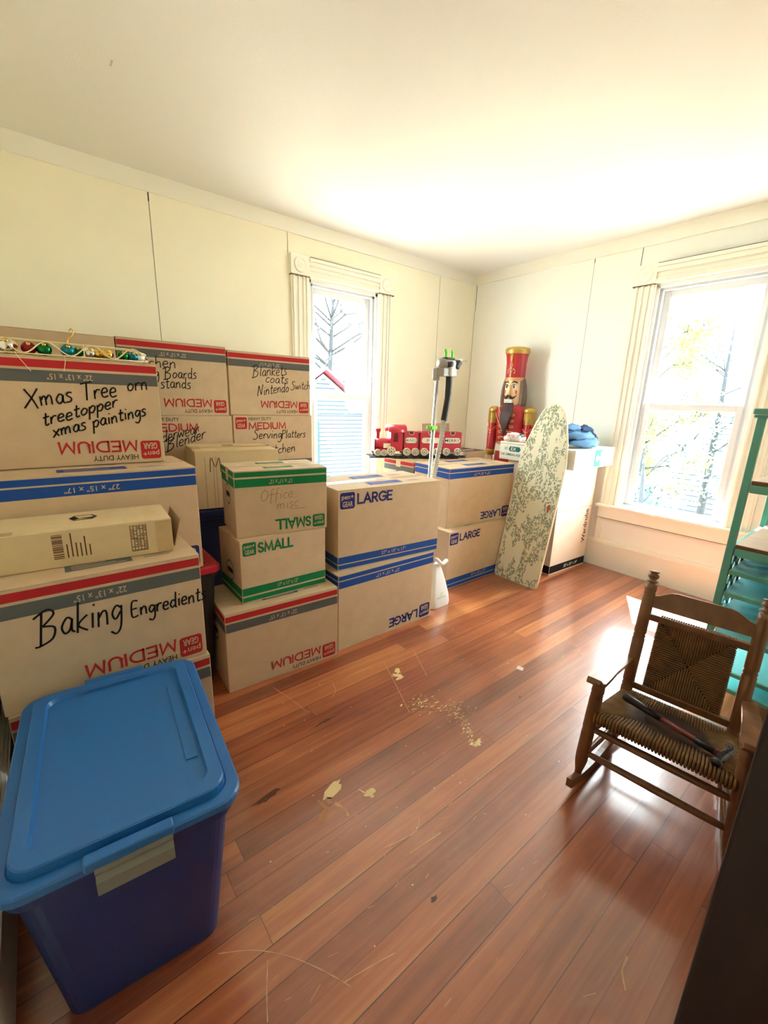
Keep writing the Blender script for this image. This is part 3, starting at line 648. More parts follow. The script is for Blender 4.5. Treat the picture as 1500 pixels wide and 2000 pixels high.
def x_H(b, P, W, D, H_, root):
    F_ = P['F']; x = .178   # bar code, printed lines, table of text
    z = .028
    rr = random.Random(5)
    while z < .104:
        t = rr.uniform(.0012, .004); rect(b, x, z, x+.026, z+t, ink_brown, F_); z += t+rr.uniform(.0008, .003)
    for k, (h0, h1) in enumerate(((.028, .072), (.030, .106), (.028, .074), (.028, .072), (.028, .092), (.028, .064))): 
        xx = .212+k*.0115; rect(b, xx, h0, xx+.0035, h1, ink_brown, F_)
    for k in range(6): rect(b, .383+k*.0092, .018, .385+k*.0092, .106, ink_brown, F_)
    for q in (.018, .06, .104): rect(b, .383, q, .431, q+.0015, ink_brown, F_)
    for k in range(5):
        for j in range(14): 
            if rr.random() < .6: rect(b, .386+k*.0092, .02+j*.006, .392+k*.0092, .0225+j*.006, ink_brown, F_, .0007)
    rect(b, W-.050, .004, W-.001, .112, tape_m, F_, .0008); rect(b, 0, D*.02, .09, D*.16, tape_m, P['T'], .0012)
    Tp = P['T']; c = (.262, .135)   # outlined lozenge mark on the lid
    def lz(sx, sy, m, lift): b.add([(c[0]-sx, c[1], lift), (c[0]-sx*.62, c[1]-sy, lift), (c[0]+sx*.62, c[1]-sy, lift), (c[0]+sx, c[1], lift), (c[0]+sx*.62, c[1]+sy, lift), (c[0]-sx*.62, c[1]+sy, lift)], [tuple(range(6))], m, False, Tp)
    lz(.040, .032, ink_black, .0008); b.add([(c[0]-.024, c[1]+.022, .0011), (c[0]-.012, c[1]-.006, .0011), (c[0]+.030, c[1]-.002, .0011), (c[0]+.022, c[1]+.024, .0011)], [(0, 1, 2, 3)], kraft_pale, False, Tp)
    b.add([(c[0]-.026, c[1]-.024, .0011), (c[0]-.008, c[1]-.012, .0011), (c[0]+.024, c[1]-.024, .0011)], [(0, 1, 2)], kraft_pale, False, Tp)
    f = MB(); f.box((W/2, -D/2+.01, 0.0), (W/2+.002, D/2-.01, .10), kraft_dark, T(.004, 0, .012) @ T(W/2, 0, 0) @ RY(R(14)) @ T(-W/2, 0, 0)); f.build('end_flap', root)
plain_box('flat_carton', 'flat pale shipping carton with bar code lying on the baking ingredients box', -3.790, -1.528, .779, -4, (.508, .224, .118), kraft_pale, None, x_H, tape=False, flaps=False)
def x_W(b, P, W, D, H_, root):
    for q in ('F', 'L', 'R'): rect(b, .002, .012, (W if q == 'F' else D)-.002, .075, ink_black, P[q])
    letter(b, '20" x 20" x 34"', .20, .030, .20, .026, white_card, P['F'], .006, .0012)
    rect(b, .004, .515, W-.004, .518, kraft_dark, P['F'])
    MV = P['F'] @ T(.435, .205, 0) @ RZ(pi/2); letter(b, 'Wardrobe', 0, -.030, .29, .052, ink_black, MV, .010)
wardrobe_card = mat('beige_cardboard', srgb(232, 212, 190), .8, var=.03, spec=.2)
plain_box('wardrobe_box', 'tall wardrobe carton with black bottom band in the corner by the right window', -.575, -1.474, 0, -2.5, (.508, .500, .8636), wardrobe_card, None, x_W)
def x_S(b, P, W, D, H_, root):
    F_ = P['F']; green = mat('mint_green_ink', srgb(44, 152, 104), .8)
    F_ = F_ @ T(-.055, 0, 0); rect(b, .34, .008, .455, .134, green, F_); MV = F_ @ T(.40, .07, 0)
    b.add([(-.035, 0, .0010), (-.005, .035, .0010), (-.005, .012, .0010), (.03, .012, .0010), (.03, -.012, .0010), (-.005, -.012, .0010), (-.005, -.035, .0010)], [tuple(range(7))], white_card, False, MV)
    letter(b, 'THIS SIDE', .0, .0, .10, .014, white_card, F_ @ T(.445, .018, 0) @ RZ(pi/2), .0, .0012)
    for k in range(4):
        for j in range(4): rect(b, .55+k*.018, .030+j*.024, .558+k*.018, .048+j*.024, kraft_dark, F_)
    for (x0, z0, x1, z1) in ((.20, .03, .243, .033), (.20, .115, .243, .118), (.20, .03, .203, .118), (.24, .03, .243, .118)): rect(b, x0, z0, x1, z1, green, F_)
    rect(b, .30, .01, .302, .13, kraft_dark, F_); rect(b, .05, .02, .22, .12, ink_brown, P['L'])
plain_box('shipping_carton', 'white carton with green arrow label lying across the wardrobe carton', -.660, -1.600, .8643, 0, (.600, .345, .143), white_card, None, x_S)
def x_K(b, P, W, D, H_, root):
    teal = mat('teal_ink', srgb(30, 112, 112), .8); F_ = P['F']
    letter(b, 'KIT', .050, .078, .030, .024, teal, F_, .01)
    b.add([(.088, .090, .0007), (.100, .070, .0007), (.190, .070, .0007), (.202, .090, .0007), (.190, .110, .0007), (.100, .110, .0007)], [tuple(range(6))], teal, False, F_)
    letter(b, 'EX', .110, .078, .050, .024, white_card, F_, .01, .0012)
    letter(b, 'DE EMBALAJE', .016, .028, .190, .026, teal, F_, .012)
    rect(b, .0, H_-.016, W, H_-.013, kraft_dark, F_)
plain_box('packing_kit_box', 'pale teal-lettered box under the plush toy, half hidden by the ironing board', -.575, -.895, .8643, -90, (.280, .180, .145), white_card, None, x_K)
def x_D(b, P, W, D, H_, root):
    rect(b, .004, .004, W-.004, D-.004, ink_brown, P['T'], .0008)
    rr = random.Random(9)
    for k, (a0, a1, hh) in enumerate(((.10, .72, .022), (.08, .46, .018), (.26, .86, .024), (.12, .66, .010))):
        x = W*a0
        while x < W*a1: q = rr.uniform(.008, .03); rect(b, x, D*(.76-.19*k), x+q, D*(.76-.19*k)+hh, white_card, P['T'], .0014); x += q+.006
plain_box('cardboard_box', 'carton with dark brown printed top, between the toy train and the wooden soldier', -.760, -.690, 0, 6, (.310, .270, .900), kraft, None, x_D, tape=False, flaps=False)

t = thing('folding_table', 'folding table against the wall carrying the back row of boxes', 'table', (-2.93, -.24, 0))
m = MB(); m.box((-.87, -.203, .765), (.91, .205, .796), mat('grey_plastic_table', srgb(150, 150, 150), .5), bev=.006); m.build('tabletop', t)
for x in (-.82, .82):
    for y in (-.17, .17): m = MB(); m.tube([(x, y, 0), (x, y, .766)], .014, mat('grey_steel_tube', srgb(110, 112, 116), .4, .6), 10); m.build('leg', t)

fl = MB(); fl.box((-.18, -.003, 0), (.18, .003, .262), kraft_in, RX(R(-5)))
o = fl.build('cardboard_sheet', None, (-.800, -.372, .8612), R(2)); tag(o, 'loose tan cardboard sheet standing upright behind the toy train', 'cardboard')

# ------------------------------------------------------------------ lidded storage totes
def rr_ring(mb, hx, hy, rad, z, n=6):
    p = []
    for cx, cy, a0 in ((hx-rad, hy-rad, 0), (-hx+rad, hy-rad, 90), (-hx+rad, -hy+rad, 180), (hx-rad, -hy+rad, 270)):
        for k in range(n+1): a = R(a0+90*k/n); p.append((cx+rad*cos(a), cy+rad*sin(a), z))
    return p
def rr_loft(mb, rings, m, cap0=True, cap1=True, smooth=False):
    """stack of rounded rectangles (hx, hy, radius, z)"""
    vs = []; fs = []; n = None
    for hx, hy, rad, z in rings: q = rr_ring(mb, hx, hy, rad, z); n = len(q); vs += q
    for j in range(len(rings)-1):
        for i in range(n): k = (i+1) % n; fs.append((j*n+i, j*n+k, (j+1)*n+k, (j+1)*n+i))
    mb.add(vs, fs, m, smooth)
    if cap0: mb.add(vs[:n], [list(range(n))[::-1]], m)
    if cap1: mb.add(vs[-n:], [list(range(n))], m)
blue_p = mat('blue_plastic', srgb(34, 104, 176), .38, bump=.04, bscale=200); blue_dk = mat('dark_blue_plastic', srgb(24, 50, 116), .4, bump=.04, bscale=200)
grey_p = mat('grey_plastic_latch', srgb(128, 132, 126), .45)
t = thing('storage_tote', 'big blue plastic tote with grey latch in the left foreground', 'storage tote', (-3.541, -1.995, 0), R(-5))
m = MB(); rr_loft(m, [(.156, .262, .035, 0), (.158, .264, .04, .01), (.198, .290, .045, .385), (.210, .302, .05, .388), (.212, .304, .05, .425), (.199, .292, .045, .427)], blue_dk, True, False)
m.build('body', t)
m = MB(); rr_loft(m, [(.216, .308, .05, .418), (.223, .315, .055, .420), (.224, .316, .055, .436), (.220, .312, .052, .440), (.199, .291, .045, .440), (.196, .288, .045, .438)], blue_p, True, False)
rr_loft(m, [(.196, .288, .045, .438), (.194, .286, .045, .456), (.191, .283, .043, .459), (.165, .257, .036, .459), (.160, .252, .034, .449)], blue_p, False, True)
for s in (-1, 1):
    m.box((-.078, s*.318-.006 if s < 0 else .298, .4605-.03), (.078, -.298 if s < 0 else .318+.006-.004, .452), blue_p, bev=.004)   # latch saddles
    m.box((-.088, min(s*.250, s*.287), .455), (.088, max(s*.250, s*.287), .4575), blue_p, bev=.001)
m.box((.128, -.16, .4485), (.156, .16, .4515), blue_p, bev=.001)
m.build('lid', t)
m = MB(); pr = [(-.006, .442), (-.016, .440), (-.020, .420), (-.013, .408), (-.020, .396), (-.019, .365), (-.010, .358), (-.004, .40)]
m.add([(-.062, -.303+y, z) for y, z in pr]+[(.074, -.303+y, z) for y, z in pr], [tuple(range(8)), tuple(range(15, 7, -1))]+[(i, 8+i, 8+(i+1) % 8, (i+1) % 8) for i in range(8)], grey_p); o = m.build('latch', t); o['label'] = 'grey snap latch'

red_p = mat('red_plastic', srgb(178, 24, 44), .4); black_p = mat('black_plastic', srgb(30, 28, 32), .45); navy_p = mat('navy_plastic', srgb(22, 34, 84), .4)
def plain_tote(label, loc, yaw, hx, hy, hz, mb_, ml):
    t = thing('storage_tote', label, 'storage tote', loc, R(yaw))
    m = MB(); rr_loft(m, [(hx-.05, hy-.05, .03, 0), (hx-.02, hy-.02, .035, hz-.06), (hx-.008, hy-.008, .04, hz-.055), (hx-.008, hy-.008, .04, hz-.03)], mb_); m.build('body', t)
    m = MB(); rr_loft(m, [(hx, hy, .04, hz-.035), (hx, hy, .04, hz-.012), (hx-.012, hy-.012, .036, hz-.004), (hx-.045, hy-.045, .03, hz-.004), (hx-.05, hy-.05, .03, hz)], ml); m.build('lid', t); return t
plain_tote('dark tote with a red lid under the large box at left, beside the baking box', (-3.420, -1.105, 0), 0, .375, .205, .596, black_p, red_p)
plain_tote('navy tote with lid behind the small green striped boxes, under the box lettered M', (-2.770, -.665, 0), -6, .245, .185, .720, navy_p, navy_p)

# ------------------------------------------------------------------ ornament garland on the xmas box
gold = mat('gold_glass_ball', srgb(226, 184, 90), .12, 1.0); silver = mat('silver_glass_ball', srgb(230, 226, 216), .1, 1.0)
c_teal = mat('teal_glass_ball', srgb(20, 132, 150), .12, .6); c_green = mat('green_glass_ball', srgb(6, 118, 56), .1, .6); c_red = mat('red_glass_ball', srgb(142, 22, 36), .15, .6); c_clear = mat('pearl_glass_ball', srgb(232, 240, 240), .12, .3)
wire = mat('cream_wire', srgb(238, 222, 176), .4)
t = thing('ornament_garland', 'wire holder full of colourful glass balls lying on the xmas tree box', 'christmas decoration', (-3.46, -1.070, 1.4236), R(1))
m = MB(); y0, y1, Lh = -.022, .022, .245
m.tube([(-Lh-.10, y0, .004), (Lh-.01, y0, .004)], .0028, wire, 6); m.tube([(-Lh-.10, y1, .004), (Lh-.01, y1, .004)], .0028, wire, 6)
m.tube([(-Lh-.10, y0, .052), (Lh-.06, y0, .046), (Lh-.02, y0, .036)], .0028, wire, 6); m.tube([(-Lh-.10, y1, .052), (Lh-.06, y1, .046), (Lh-.02, y1, .036)], .0028, wire, 6)
m.tube(smooth_path([(Lh-.02, y0, .036), (Lh, 0, .03), (Lh-.01, y1, .02), (Lh+.004, 0, .008), (Lh-.01, y0, .004)]), .0028, wire, 6)
P = []
for i in range(60): x = -Lh-.10+i*(2*Lh+.08)/59; P.append((x, y0-.003, .027+.021*cos(i*2*pi/14)))
m.tube(P, .0024, wire, 6)
for x in (-.19, .035): m.tube([(x, y0, .004), (x, y0-.002, .05)], .0024, wire, 6)
m.build('wire_frame', t)
m = MB(); m.tube(smooth_path([(-.012, -.01, .048), (-.006, -.008, .066), (.006, -.006, .076), (.012, -.006, .092), (.006, -.006, .102), (-.001, -.006, .094)]), .0022, gold, 6); m.build('hanging_hook', t)
for P in ([(-.165, -.025, .006), (-.157, -.038, -.012), (-.130, -.038, -.055)], [(-.03, -.025, .006), (-.027, -.038, -.012), (-.036, -.038, -.05)]):
    m = MB(); m.tube(smooth_path(P), .0010, wire, 5); m.build('thread', t)
for x, y, z, r_, mm in [(-.32, .004, .024, .018, gold), (-.285, 0, .026, .018, c_teal), (-.250, 0, .026, .018, gold), (-.185, -.002, .027, .024, silver), (-.170, .016, .030, .016, gold), (-.125, 0, .024, .020, c_red), (-.082, -.002, .025, .022, c_green), (-.012, -.002, .025, .021, c_teal), (.020, .012, .024, .016, c_green), (.055, 0, .023, .018, silver), (.085, .006, .022, .018, gold), (.112, -.002, .022, .019, gold), (.165, -.001, .022, .018, c_green), (.200, -.002, .021, .017, c_teal), (.224, .002, .020, .016, c_clear), (.19, .014, .02, .014, c_red)]:
    m = MB(); r_ *= 1.12; m.sphere((x, y, z), r_, mm, None, 18, 12); m.lathe([(r_*.28, r_*.93), (r_*.28, r_*1.15), (r_*.1, r_*1.2)], gold, 10, T(x, y, z)@RX(R(55))); m.build('glass_ball', t)

# ------------------------------------------------------------------ garment steamer between the large boxes
st_w = mat('white_appliance_plastic', srgb(240, 242, 242), .35); st_g = mat('silver_grey_plastic', srgb(176, 178, 180), .35, .3); lime = mat('lime_green_plastic', srgb(120, 226, 60), .4); steel = mat('chrome_tube', srgb(206, 208, 212), .2, .9); blk = mat('black_rubber_grip', srgb(34, 38, 42), .5)
hose_w = mat('pale_ribbed_hose', srgb(220, 222, 216), .5)
t = thing('garment_steamer', 'white upright garment steamer with chrome pole between the large boxes', 'steamer', (-1.665, -1.255, 0))
m = MB(); prof = [(.135, .100, .05, 0), (.138, .103, .05, .02), (.130, .095, .05, .08), (.100, .075, .045, .17), (.060, .050, .035, .26), (.045, .04, .03, .285)]
rr_loft(m, [(a*.66, b, c_*.8, z) for a, b, c_, z in prof], st_w, True, True, True); 
Mb = frame((-.02, -.1035, .07), (1, 0, 0), (0, .06, 1)); n = 20
m.add([(.010+.011*cos(2*pi*k/n), .026+.011*sin(2*pi*k/n), .001) for k in range(n)]+[(.010+.008*cos(2*pi*k/n), .026+.008*sin(2*pi*k/n), .001) for k in range(n)], [(k, (k+1) % n, n+(k+1) % n, n+k) for k in range(n)], lime, False, Mb)
for k in range(8): rect(m, -.028+k*.010, 0, -.022+k*.010, .007, st_g, Mb, .001)
m.build('water_tank', t)
m = MB(); m.tube(smooth_path([(-.05, -.03, .285), (-.03, -.05, .325), (.02, -.06, .285), (.07, -.05, .295), (.085, -.03, .27), (.05, .0, .255), (-.02, .02, .245), (-.06, 0, .25)], 5), .013, hose_w, 8); m.build('cord_wrap', t)
m = MB(); m.tube([(-.045, .05, .2), (-.005, .06, 1.46)], .011, steel, 12); m.tube([(-.028, .062, .2), (.010, .066, 1.46)], .007, steel, 10); m.build('pole', t)
m = MB(); m.box((-.05, .035, 1.14), (.0, .085, 1.165), lime, bev=.006); m.tube([(-.052, .05, 1.152), (-.072, .04, 1.165)], .008, lime, 8); m.build('pole_clip', t)
P = smooth_path([(-.02, .03, .24), (-.040, .03, .45), (-.046, .01, .75), (-.036, -.01, .95), (-.018, -.02, 1.10), (.0, -.015, 1.22)], 14)
m = MB(); rr_ = []
for i in range(len(P)): rr_.append(.0155 if i % 2 else .0125)
m.tube(P, rr_, hose_w, 12)
Q = P[8:]
for p in Q[::1]: m.box((p.x-.003, p.y-.0165, p.z-.003), (p.x+.003, p.y-.0135, p.z+.003), blk)
m.build('steam_hose', t)
m = MB(); m.tube(smooth_path([(-.003, -.015, 1.20), (.010, -.015, 1.27), (.024, -.012, 1.36), (.026, -.01, 1.44), (.026, -.01, 1.475)], 5), [.019]*8+[.021]*8+[.016], blk, 12); m.build('grip', t)
m = MB(); m.box((.006, -.04, 1.455), (.050, .012, 1.545), st_w, bev=.010); m.build('steam_head', t)
m = MB(); m.box((-.045, -.03, 1.455), (.072, .05, 1.505), st_g, bev=.008); m.tube([(-.048, .0, 1.525), (.066, .0, 1.525)], .030, st_g, 14); m.box((-.050, .02, 1.43), (-.022, .055, 1.50), st_g, bev=.004); m.box((.062, .02, 1.43), (.078, .05, 1.50), st_g, bev=.003); m.build('head_cradle', t)
m = MB(); m.tube([(-.012, -.034, 1.52), (.016, -.034, 1.525)], .016, blk, 10); m.box((.066, -.04, 1.50), (.096, .0, 1.55), blk, T(.081, 0, 1.53)@RY(R(35))@T(-.081, 0, -1.53), bev=.006); m.box((-.014, -.02, 1.55), (.058, .02, 1.562), blk, bev=.004); m.build('clip_lever', t)
for x in (.0, .052):
    m = MB(); m.box((x-.008, -.008, 1.555), (x+.008, .008, 1.600), lime, bev=.004); m.box((x-.013, -.006, 1.590), (x+.004, .006, 1.608), lime, bev=.003); m.build('hanger_hook', t)
m = MB(); m.tube([(.07, .0, 1.556), (.215, .03, 1.560)], .004, steel, 8); m.build('hanger_arm', t)

# ------------------------------------------------------------------ toy train
tr_red = mat('glossy_red_tin', srgb(196, 34, 58), .3, coat=.4); tr_dk = mat('dark_red_tin', srgb(112, 14, 30), .4); tr_wh = mat('cream_enamel', srgb(238, 232, 212), .4); tr_blk = mat('black_tin', srgb(34, 32, 44), .4); tr_bl = mat('pale_blue_lettering', srgb(120, 160, 180), .6)
t = thing('toy_train', 'big red tin toy train with word plates along the blue striped box top', 'toy train', (-1.497, -.372, .866), R(-24.5))
m = MB(); m.box((-.06, -.075, 0), (.76, .075, .006), tr_blk)
for k in range(20): m.box((-.05+k*.041, -.085, .006), (-.035+k*.041, .085, .010), tr_blk)
for y in (-.05, .05): m.box((-.06, y-.004, .010), (.76, y+.004, .016), tr_blk)
m.build('track', t)
def wheel(parent, x, y, r_, wdt=.014):
    m = MB(); MM = T(x, y, .016+r_)@RX(pi/2)
    m.lathe([(r_, -wdt/2), (r_, wdt/2), (r_*.86, wdt/2+.002), (r_*.80, wdt/2), (r_*.35, wdt/2), (r_*.30, wdt/2+.004), (.001, wdt/2+.004)], tr_wh, 22, MM)
    for k in range(8): a = 2*pi*k/8; m.box((-.002, r_*.36, wdt/2+.0002), (.002, r_*.8, wdt/2+.0018), tr_blk, MM@RZ(a)) 
    m.lathe([(r_*.16, wdt/2+.0045), (r_*.10, wdt/2+.0075)], tr_blk, 10, MM); m.build('wheel', parent)
# locomotive
e = MB(); e.tube([(-.005, 0, .105), (.135, 0, .105)], .045, tr_red, 20); e.tube([(-.012, 0, .105), (-.005, 0, .105)], [.030, .046], tr_dk, 20); e.box((.0, -.045, .045), (.135, .045, .07), tr_red, bev=.004); e.box((-.015, -.05, .045), (.02, .05, .07), tr_dk, bev=.004)
lo = e.build('locomotive', t)
e = MB(); e.lathe([(.014, .14), (.014, .19), (.022, .205), (.024, .222), (.016, .226)], tr_red, 16, T(.022, 0, 0)); e.build('chimney', lo)
e = MB(); e.box((.115, -.055, .05), (.215, .055, .205), tr_red, bev=.003)
e.add([(.140+.024*0+px, -.0562, pz) for px, pz in [(0, .125), (.036, .125), (.036, .178), (.030, .190), (.018, .195), (.006, .190), (0, .178)]], [tuple(range(7))], tr_dk); e.box((.060, -.049, .075), (.118, -.043, .112), tr_wh); e.build('cab', lo)
e = MB(); n = 14; vs = []
for q in range(n+1):
    a = pi*q/n; vs += [(.095, -.068*cos(a), .200+.058*sin(a)), (.245, -.068*cos(a), .200+.058*sin(a)), (.095, -.062*cos(a), .200+.052*sin(a)), (.245, -.062*cos(a), .200+.052*sin(a))]
fs = []
for q in range(n): b_ = 4*q; c_ = 4*(q+1); fs += [(b_, b_+1, c_+1, c_), (b_+2, c_+2, c_+3, b_+3), (b_, c_, c_+2, b_+2), (b_+1, b_+3, c_+3, c_+1)]
e.add(vs, fs, tr_red, True); e.box((.213, -.055, .196), (.217, .055, .212), tr_dk); e.build('cab_roof', lo)
for x, r_ in ((.010, .026), (.062, .024), (.120, .036)):
    for y in (-.062, .062): wheel(lo, x, y, r_)
for k, (x0, x1, word) in enumerate(((.225, .345, 'MAKE'), (.362, .540, 'JOY'), (.556, .720, 'MERRY'))):
    e = MB(); e.box((x0, -.055, .050), (x1, .055, .205), tr_red, bev=.003); e.box((x0+.006, -.049, .2045), (x1-.006, .049, .2062), tr_dk); e.box((x0-.016, -.02, .055), (x0, .02, .07), tr_dk); e.box((x0-.0155, -.045, .060), (x0-.002, .045, .2), tr_dk)
    xm = (x0+x1)/2; e.box((xm-.018, -.0565, .186), (xm+.018, -.054, .206), tr_dk)
    car = e.build('train_car', t)
    e = MB(); Mp = frame((x0, -.0555, 0), (1, 0, 0), (0, 0, 1)); L = x1-x0; rrect(e, .012, .116, L-.012, .160, .020, tr_wh, Mp, .0012); letter(e, word, L*.5-.013*len(word), .127, .026*len(word), .023, tr_blk if k else tr_bl, Mp, .002, .002); e.build('word_plate', car)
    e = MB(); e.tube([(xm-.020, -.0575, .207), (xm-.018, -.0575, .188), (xm-.008, -.0575, .182), (xm+.008, -.0575, .182), (xm+.018, -.0575, .188), (xm+.020, -.0575, .207)], .002, tr_wh, 6); e.build('notch_rim', car)
    for x in (x0+L*.20, x0+L*.80):
        for y in (-.062, .062): wheel(car, x, y, .031)

# ------------------------------------------------------------------ tall wooden soldier in the corner
n_red = mat('glossy_red_paint', srgb(178, 26, 42), .28, coat=.4); n_gold = mat('gold_paint', srgb(196, 160, 84), .35, .7); n_skin = mat('painted_skin', srgb(240, 206, 166), .4); n_hair = mat('brown_sculpted_hair', srgb(112, 92, 84), .55); n_beard = mat('dark_brown_beard', srgb(66, 44, 46), .45); n_white = mat('white_paint', srgb(240, 238, 228), .4); n_blue = mat('navy_iris', srgb(34, 40, 110), .3); n_cheek = mat('red_cheek_paint', srgb(206, 66, 50), .4); n_trim = mat('tan_braid_paint', srgb(214, 160, 112), .4, .2)
t = thing('toy_soldier_statue', 'tall red and gold wooden soldier statue with brown beard in the corner', 'statue', (-.170, -.690, 0), R(-82)); t.scale = (.72, .72, .978)
# local: faces -Y ; x to its left
def oval(mb, rings, m, seg=28, M=None):
    vs = []; fs = []
    for rx, ry, z, cy in rings:
        for i in range(seg): a = 2*pi*i/seg; vs.append((rx*cos(a), cy+ry*sin(a), z))
    for j in range(len(rings)-1):
        for i in range(seg): k = (i+1) % seg; fs.append((j*seg+i, j*seg+k, (j+1)*seg+k, (j+1)*seg+i))
    mb.add(vs, fs, m, True, M); mb.add(vs[:seg], [list(range(seg))[::-1]], m, False, M); mb.add(vs[-seg:], [list(range(seg))], m, False, M)
m = MB(); m.box((-.24, -.17, 0), (.24, .15, .07), n_red, bev=.01); m.build('base', t)
for s in (-1, 1):
    m = MB(); oval(m, [(.075, .11, .07, -.03), (.07, .095, .11, -.02), (.062, .065, .14, 0), (.068, .070, .40, 0), (.07, .072, .43, 0)], tr_blk, 20, T(s*.085, 0, 0)); m.build('boot', t)
    m = MB(); oval(m, [(.066, .068, .42, 0), (.078, .082, .68, 0), (.085, .09, .80, 0)], n_white, 20, T(s*.085, 0, 0)); m.build('leg', t)
m = MB(); oval(m, [(.19, .135, .70, 0), (.175, .125, .86, 0), (.165, .115, .92, 0), (.175, .12, 1.00, 0), (.195, .13, 1.20, 0), (.195, .125, 1.28, 0), (.15, .10, 1.325, 0), (.09, .08, 1.34, 0)], n_red); 
for x in (-.11, .11): pass
m.build('torso', t)
m = MB(); oval(m, [(.170, .120, .905, 0), (.173, .123, .91, 0), (.174, .124, .975, 0), (.171, .121, .98, 0)], n_white); m.box((-.045, -.132, .912), (.045, -.118, .972), n_gold, bev=.003); m.box((-.036, -.136, .922), (.036, -.130, .962), tr_blk); m.box((-.006, -.139, .925), (.006, -.135, .96), n_gold); m.build('belt', t)
def on_torso(x, z): return -.132*math.sqrt(max(0, 1-(x/.197)**2))-.003
m = MB()
for off, rad, mm in ((0, .024, n_red), (.030, .006, n_trim), (-.030, .006, n_trim)):
    P = []
    for k in range(18): u = k/17; x = -.155+.27*u; z = 1.28-.33*u+off*.8; P.append((x+off*.5, on_torso(x, z)-(.004 if rad < .01 else -.014), z))
    m.tube(P, rad, mm, 8)
for k in range(5): x = -.05+.04*k; m.sphere((x, on_torso(x, 0)-.010, 1.15-.05*k), .011, n_gold, None, 10, 6)
m.build('sash', t)
for k in range(6):
    z = 1.245-.052*k; m = MB()
    for s in (-1, 1): m.tube(smooth_path([(s*.005, on_torso(.005, z)-.004, z), (s*.05, on_torso(.05, z)-.003, z+.004), (s*.085, on_torso(.085, z)-.003, z+.002), (s*.092, on_torso(.092, z)-.003, z-.010), (s*.05, on_torso(.05, z)-.003, z-.012)]), .005, n_trim, 6)
    m.sphere((.095, on_torso(.095, z)-.004, z-.004), .010, n_gold, None, 10, 6); m.sphere((-.095, on_torso(.095, z)-.004, z-.004), .010, n_gold, None, 10, 6); m.build('braid', t)
for s in (-1, 1):
    m = MB(); oval(m, [(.062, .062, 1.29, 0), (.062, .062, 1.16, 0), (.060, .062, 1.0, -.005), (.054, .056, .90, -.015), (.050, .052, .865, -.018)], n_red, 20, T(s*.248, 0, 0)); arm = m.build('arm', t)
    m = MB(); m.tube([(s*.248-.064, -.035, 1.12), (s*.248, -.068, 1.085), (s*.248+.064, -.03, 1.13)], .005, n_trim, 6); m.tube([(s*.248-.06, -.035, 1.10), (s*.248, -.067, 1.065), (s*.248+.06, -.03, 1.11)], .004, n_trim, 6); m.build('sleeve_stripe', arm)
    m = MB(); oval(m, [(.067, .067, 1.16, 0), (.065, .065, 1.17, 0), (.063, .063, 1.265, 0)], n_gold, 26, T(s*.248, 0, 0))
    for k in range(26): a = 2*pi*k/26; m.tube([(s*.248+.066*cos(a), .066*sin(a), 1.158), (s*.248+.065*cos(a), .065*sin(a), 1.262)], .004, n_gold, 5)
    m.build('epaulet_fringe', arm)
    m = MB(); oval(m, [(.066, .066, 1.262, 0), (.074, .074, 1.266, 0), (.074, .074, 1.29, 0), (.060, .060, 1.305, 0), (.03, .03, 1.315, 0)], n_gold, 24, T(s*.242, 0, 0)); m.build('epaulet', arm)
    m = MB(); oval(m, [(.055, .057, .855, -.018), (.058, .06, .86, -.018), (.056, .058, .895, -.016), (.058, .06, .90, -.016), (.055, .058, .908, -.015)], n_gold, 20, T(s*.248, 0, 0)); m.build('cuff', arm)
    m = MB(); oval(m, [(.026, .034, .775, -.02), (.040, .045, .79, -.02), (.044, .048, .83, -.02), (.040, .044, .862, -.018)], n_skin, 18, T(s*.248, 0, 0))
    m.tube([(s*.248-s*.03, -.05, .84), (s*.248-s*.045, -.062, .815), (s*.248-s*.042, -.066, .795)], [.012, .011, .008], n_skin, 8); m.build('hand', arm)
# head
m = MB(); oval(m, [(.095, .090, 1.315, 0), (.108, .105, 1.34, -.004), (.112, .110, 1.42, -.004), (.112, .110, 1.55, 0), (.108, .106, 1.57, 0)], n_skin)
Mf = lambda x: -.004-.110*math.sqrt(1-(x/.112)**2)
m.tube([(0, Mf(0), 1.51), (0, Mf(0)-.020, 1.455), (0, Mf(0)-.030, 1.435), (0, Mf(0)-.006, 1.424)], [.010, .015, .019, .012], n_skin, 12); hd = m.build('head', t)
m = MB(); m.box((-.045, Mf(.03)-.012, 1.350), (.045, Mf(.04)+.006, 1.378), n_white, bev=.002)
for k in range(-3, 4): m.box((k*.0125-.0006, Mf(.03)-.0128, 1.351), (k*.0125+.0006, Mf(.03)-.0115, 1.377), tr_blk)
m.box((-.046, Mf(.03)-.0128, 1.3625), (.046, Mf(.03)-.0115, 1.3645), tr_blk); m.build('teeth', hd)
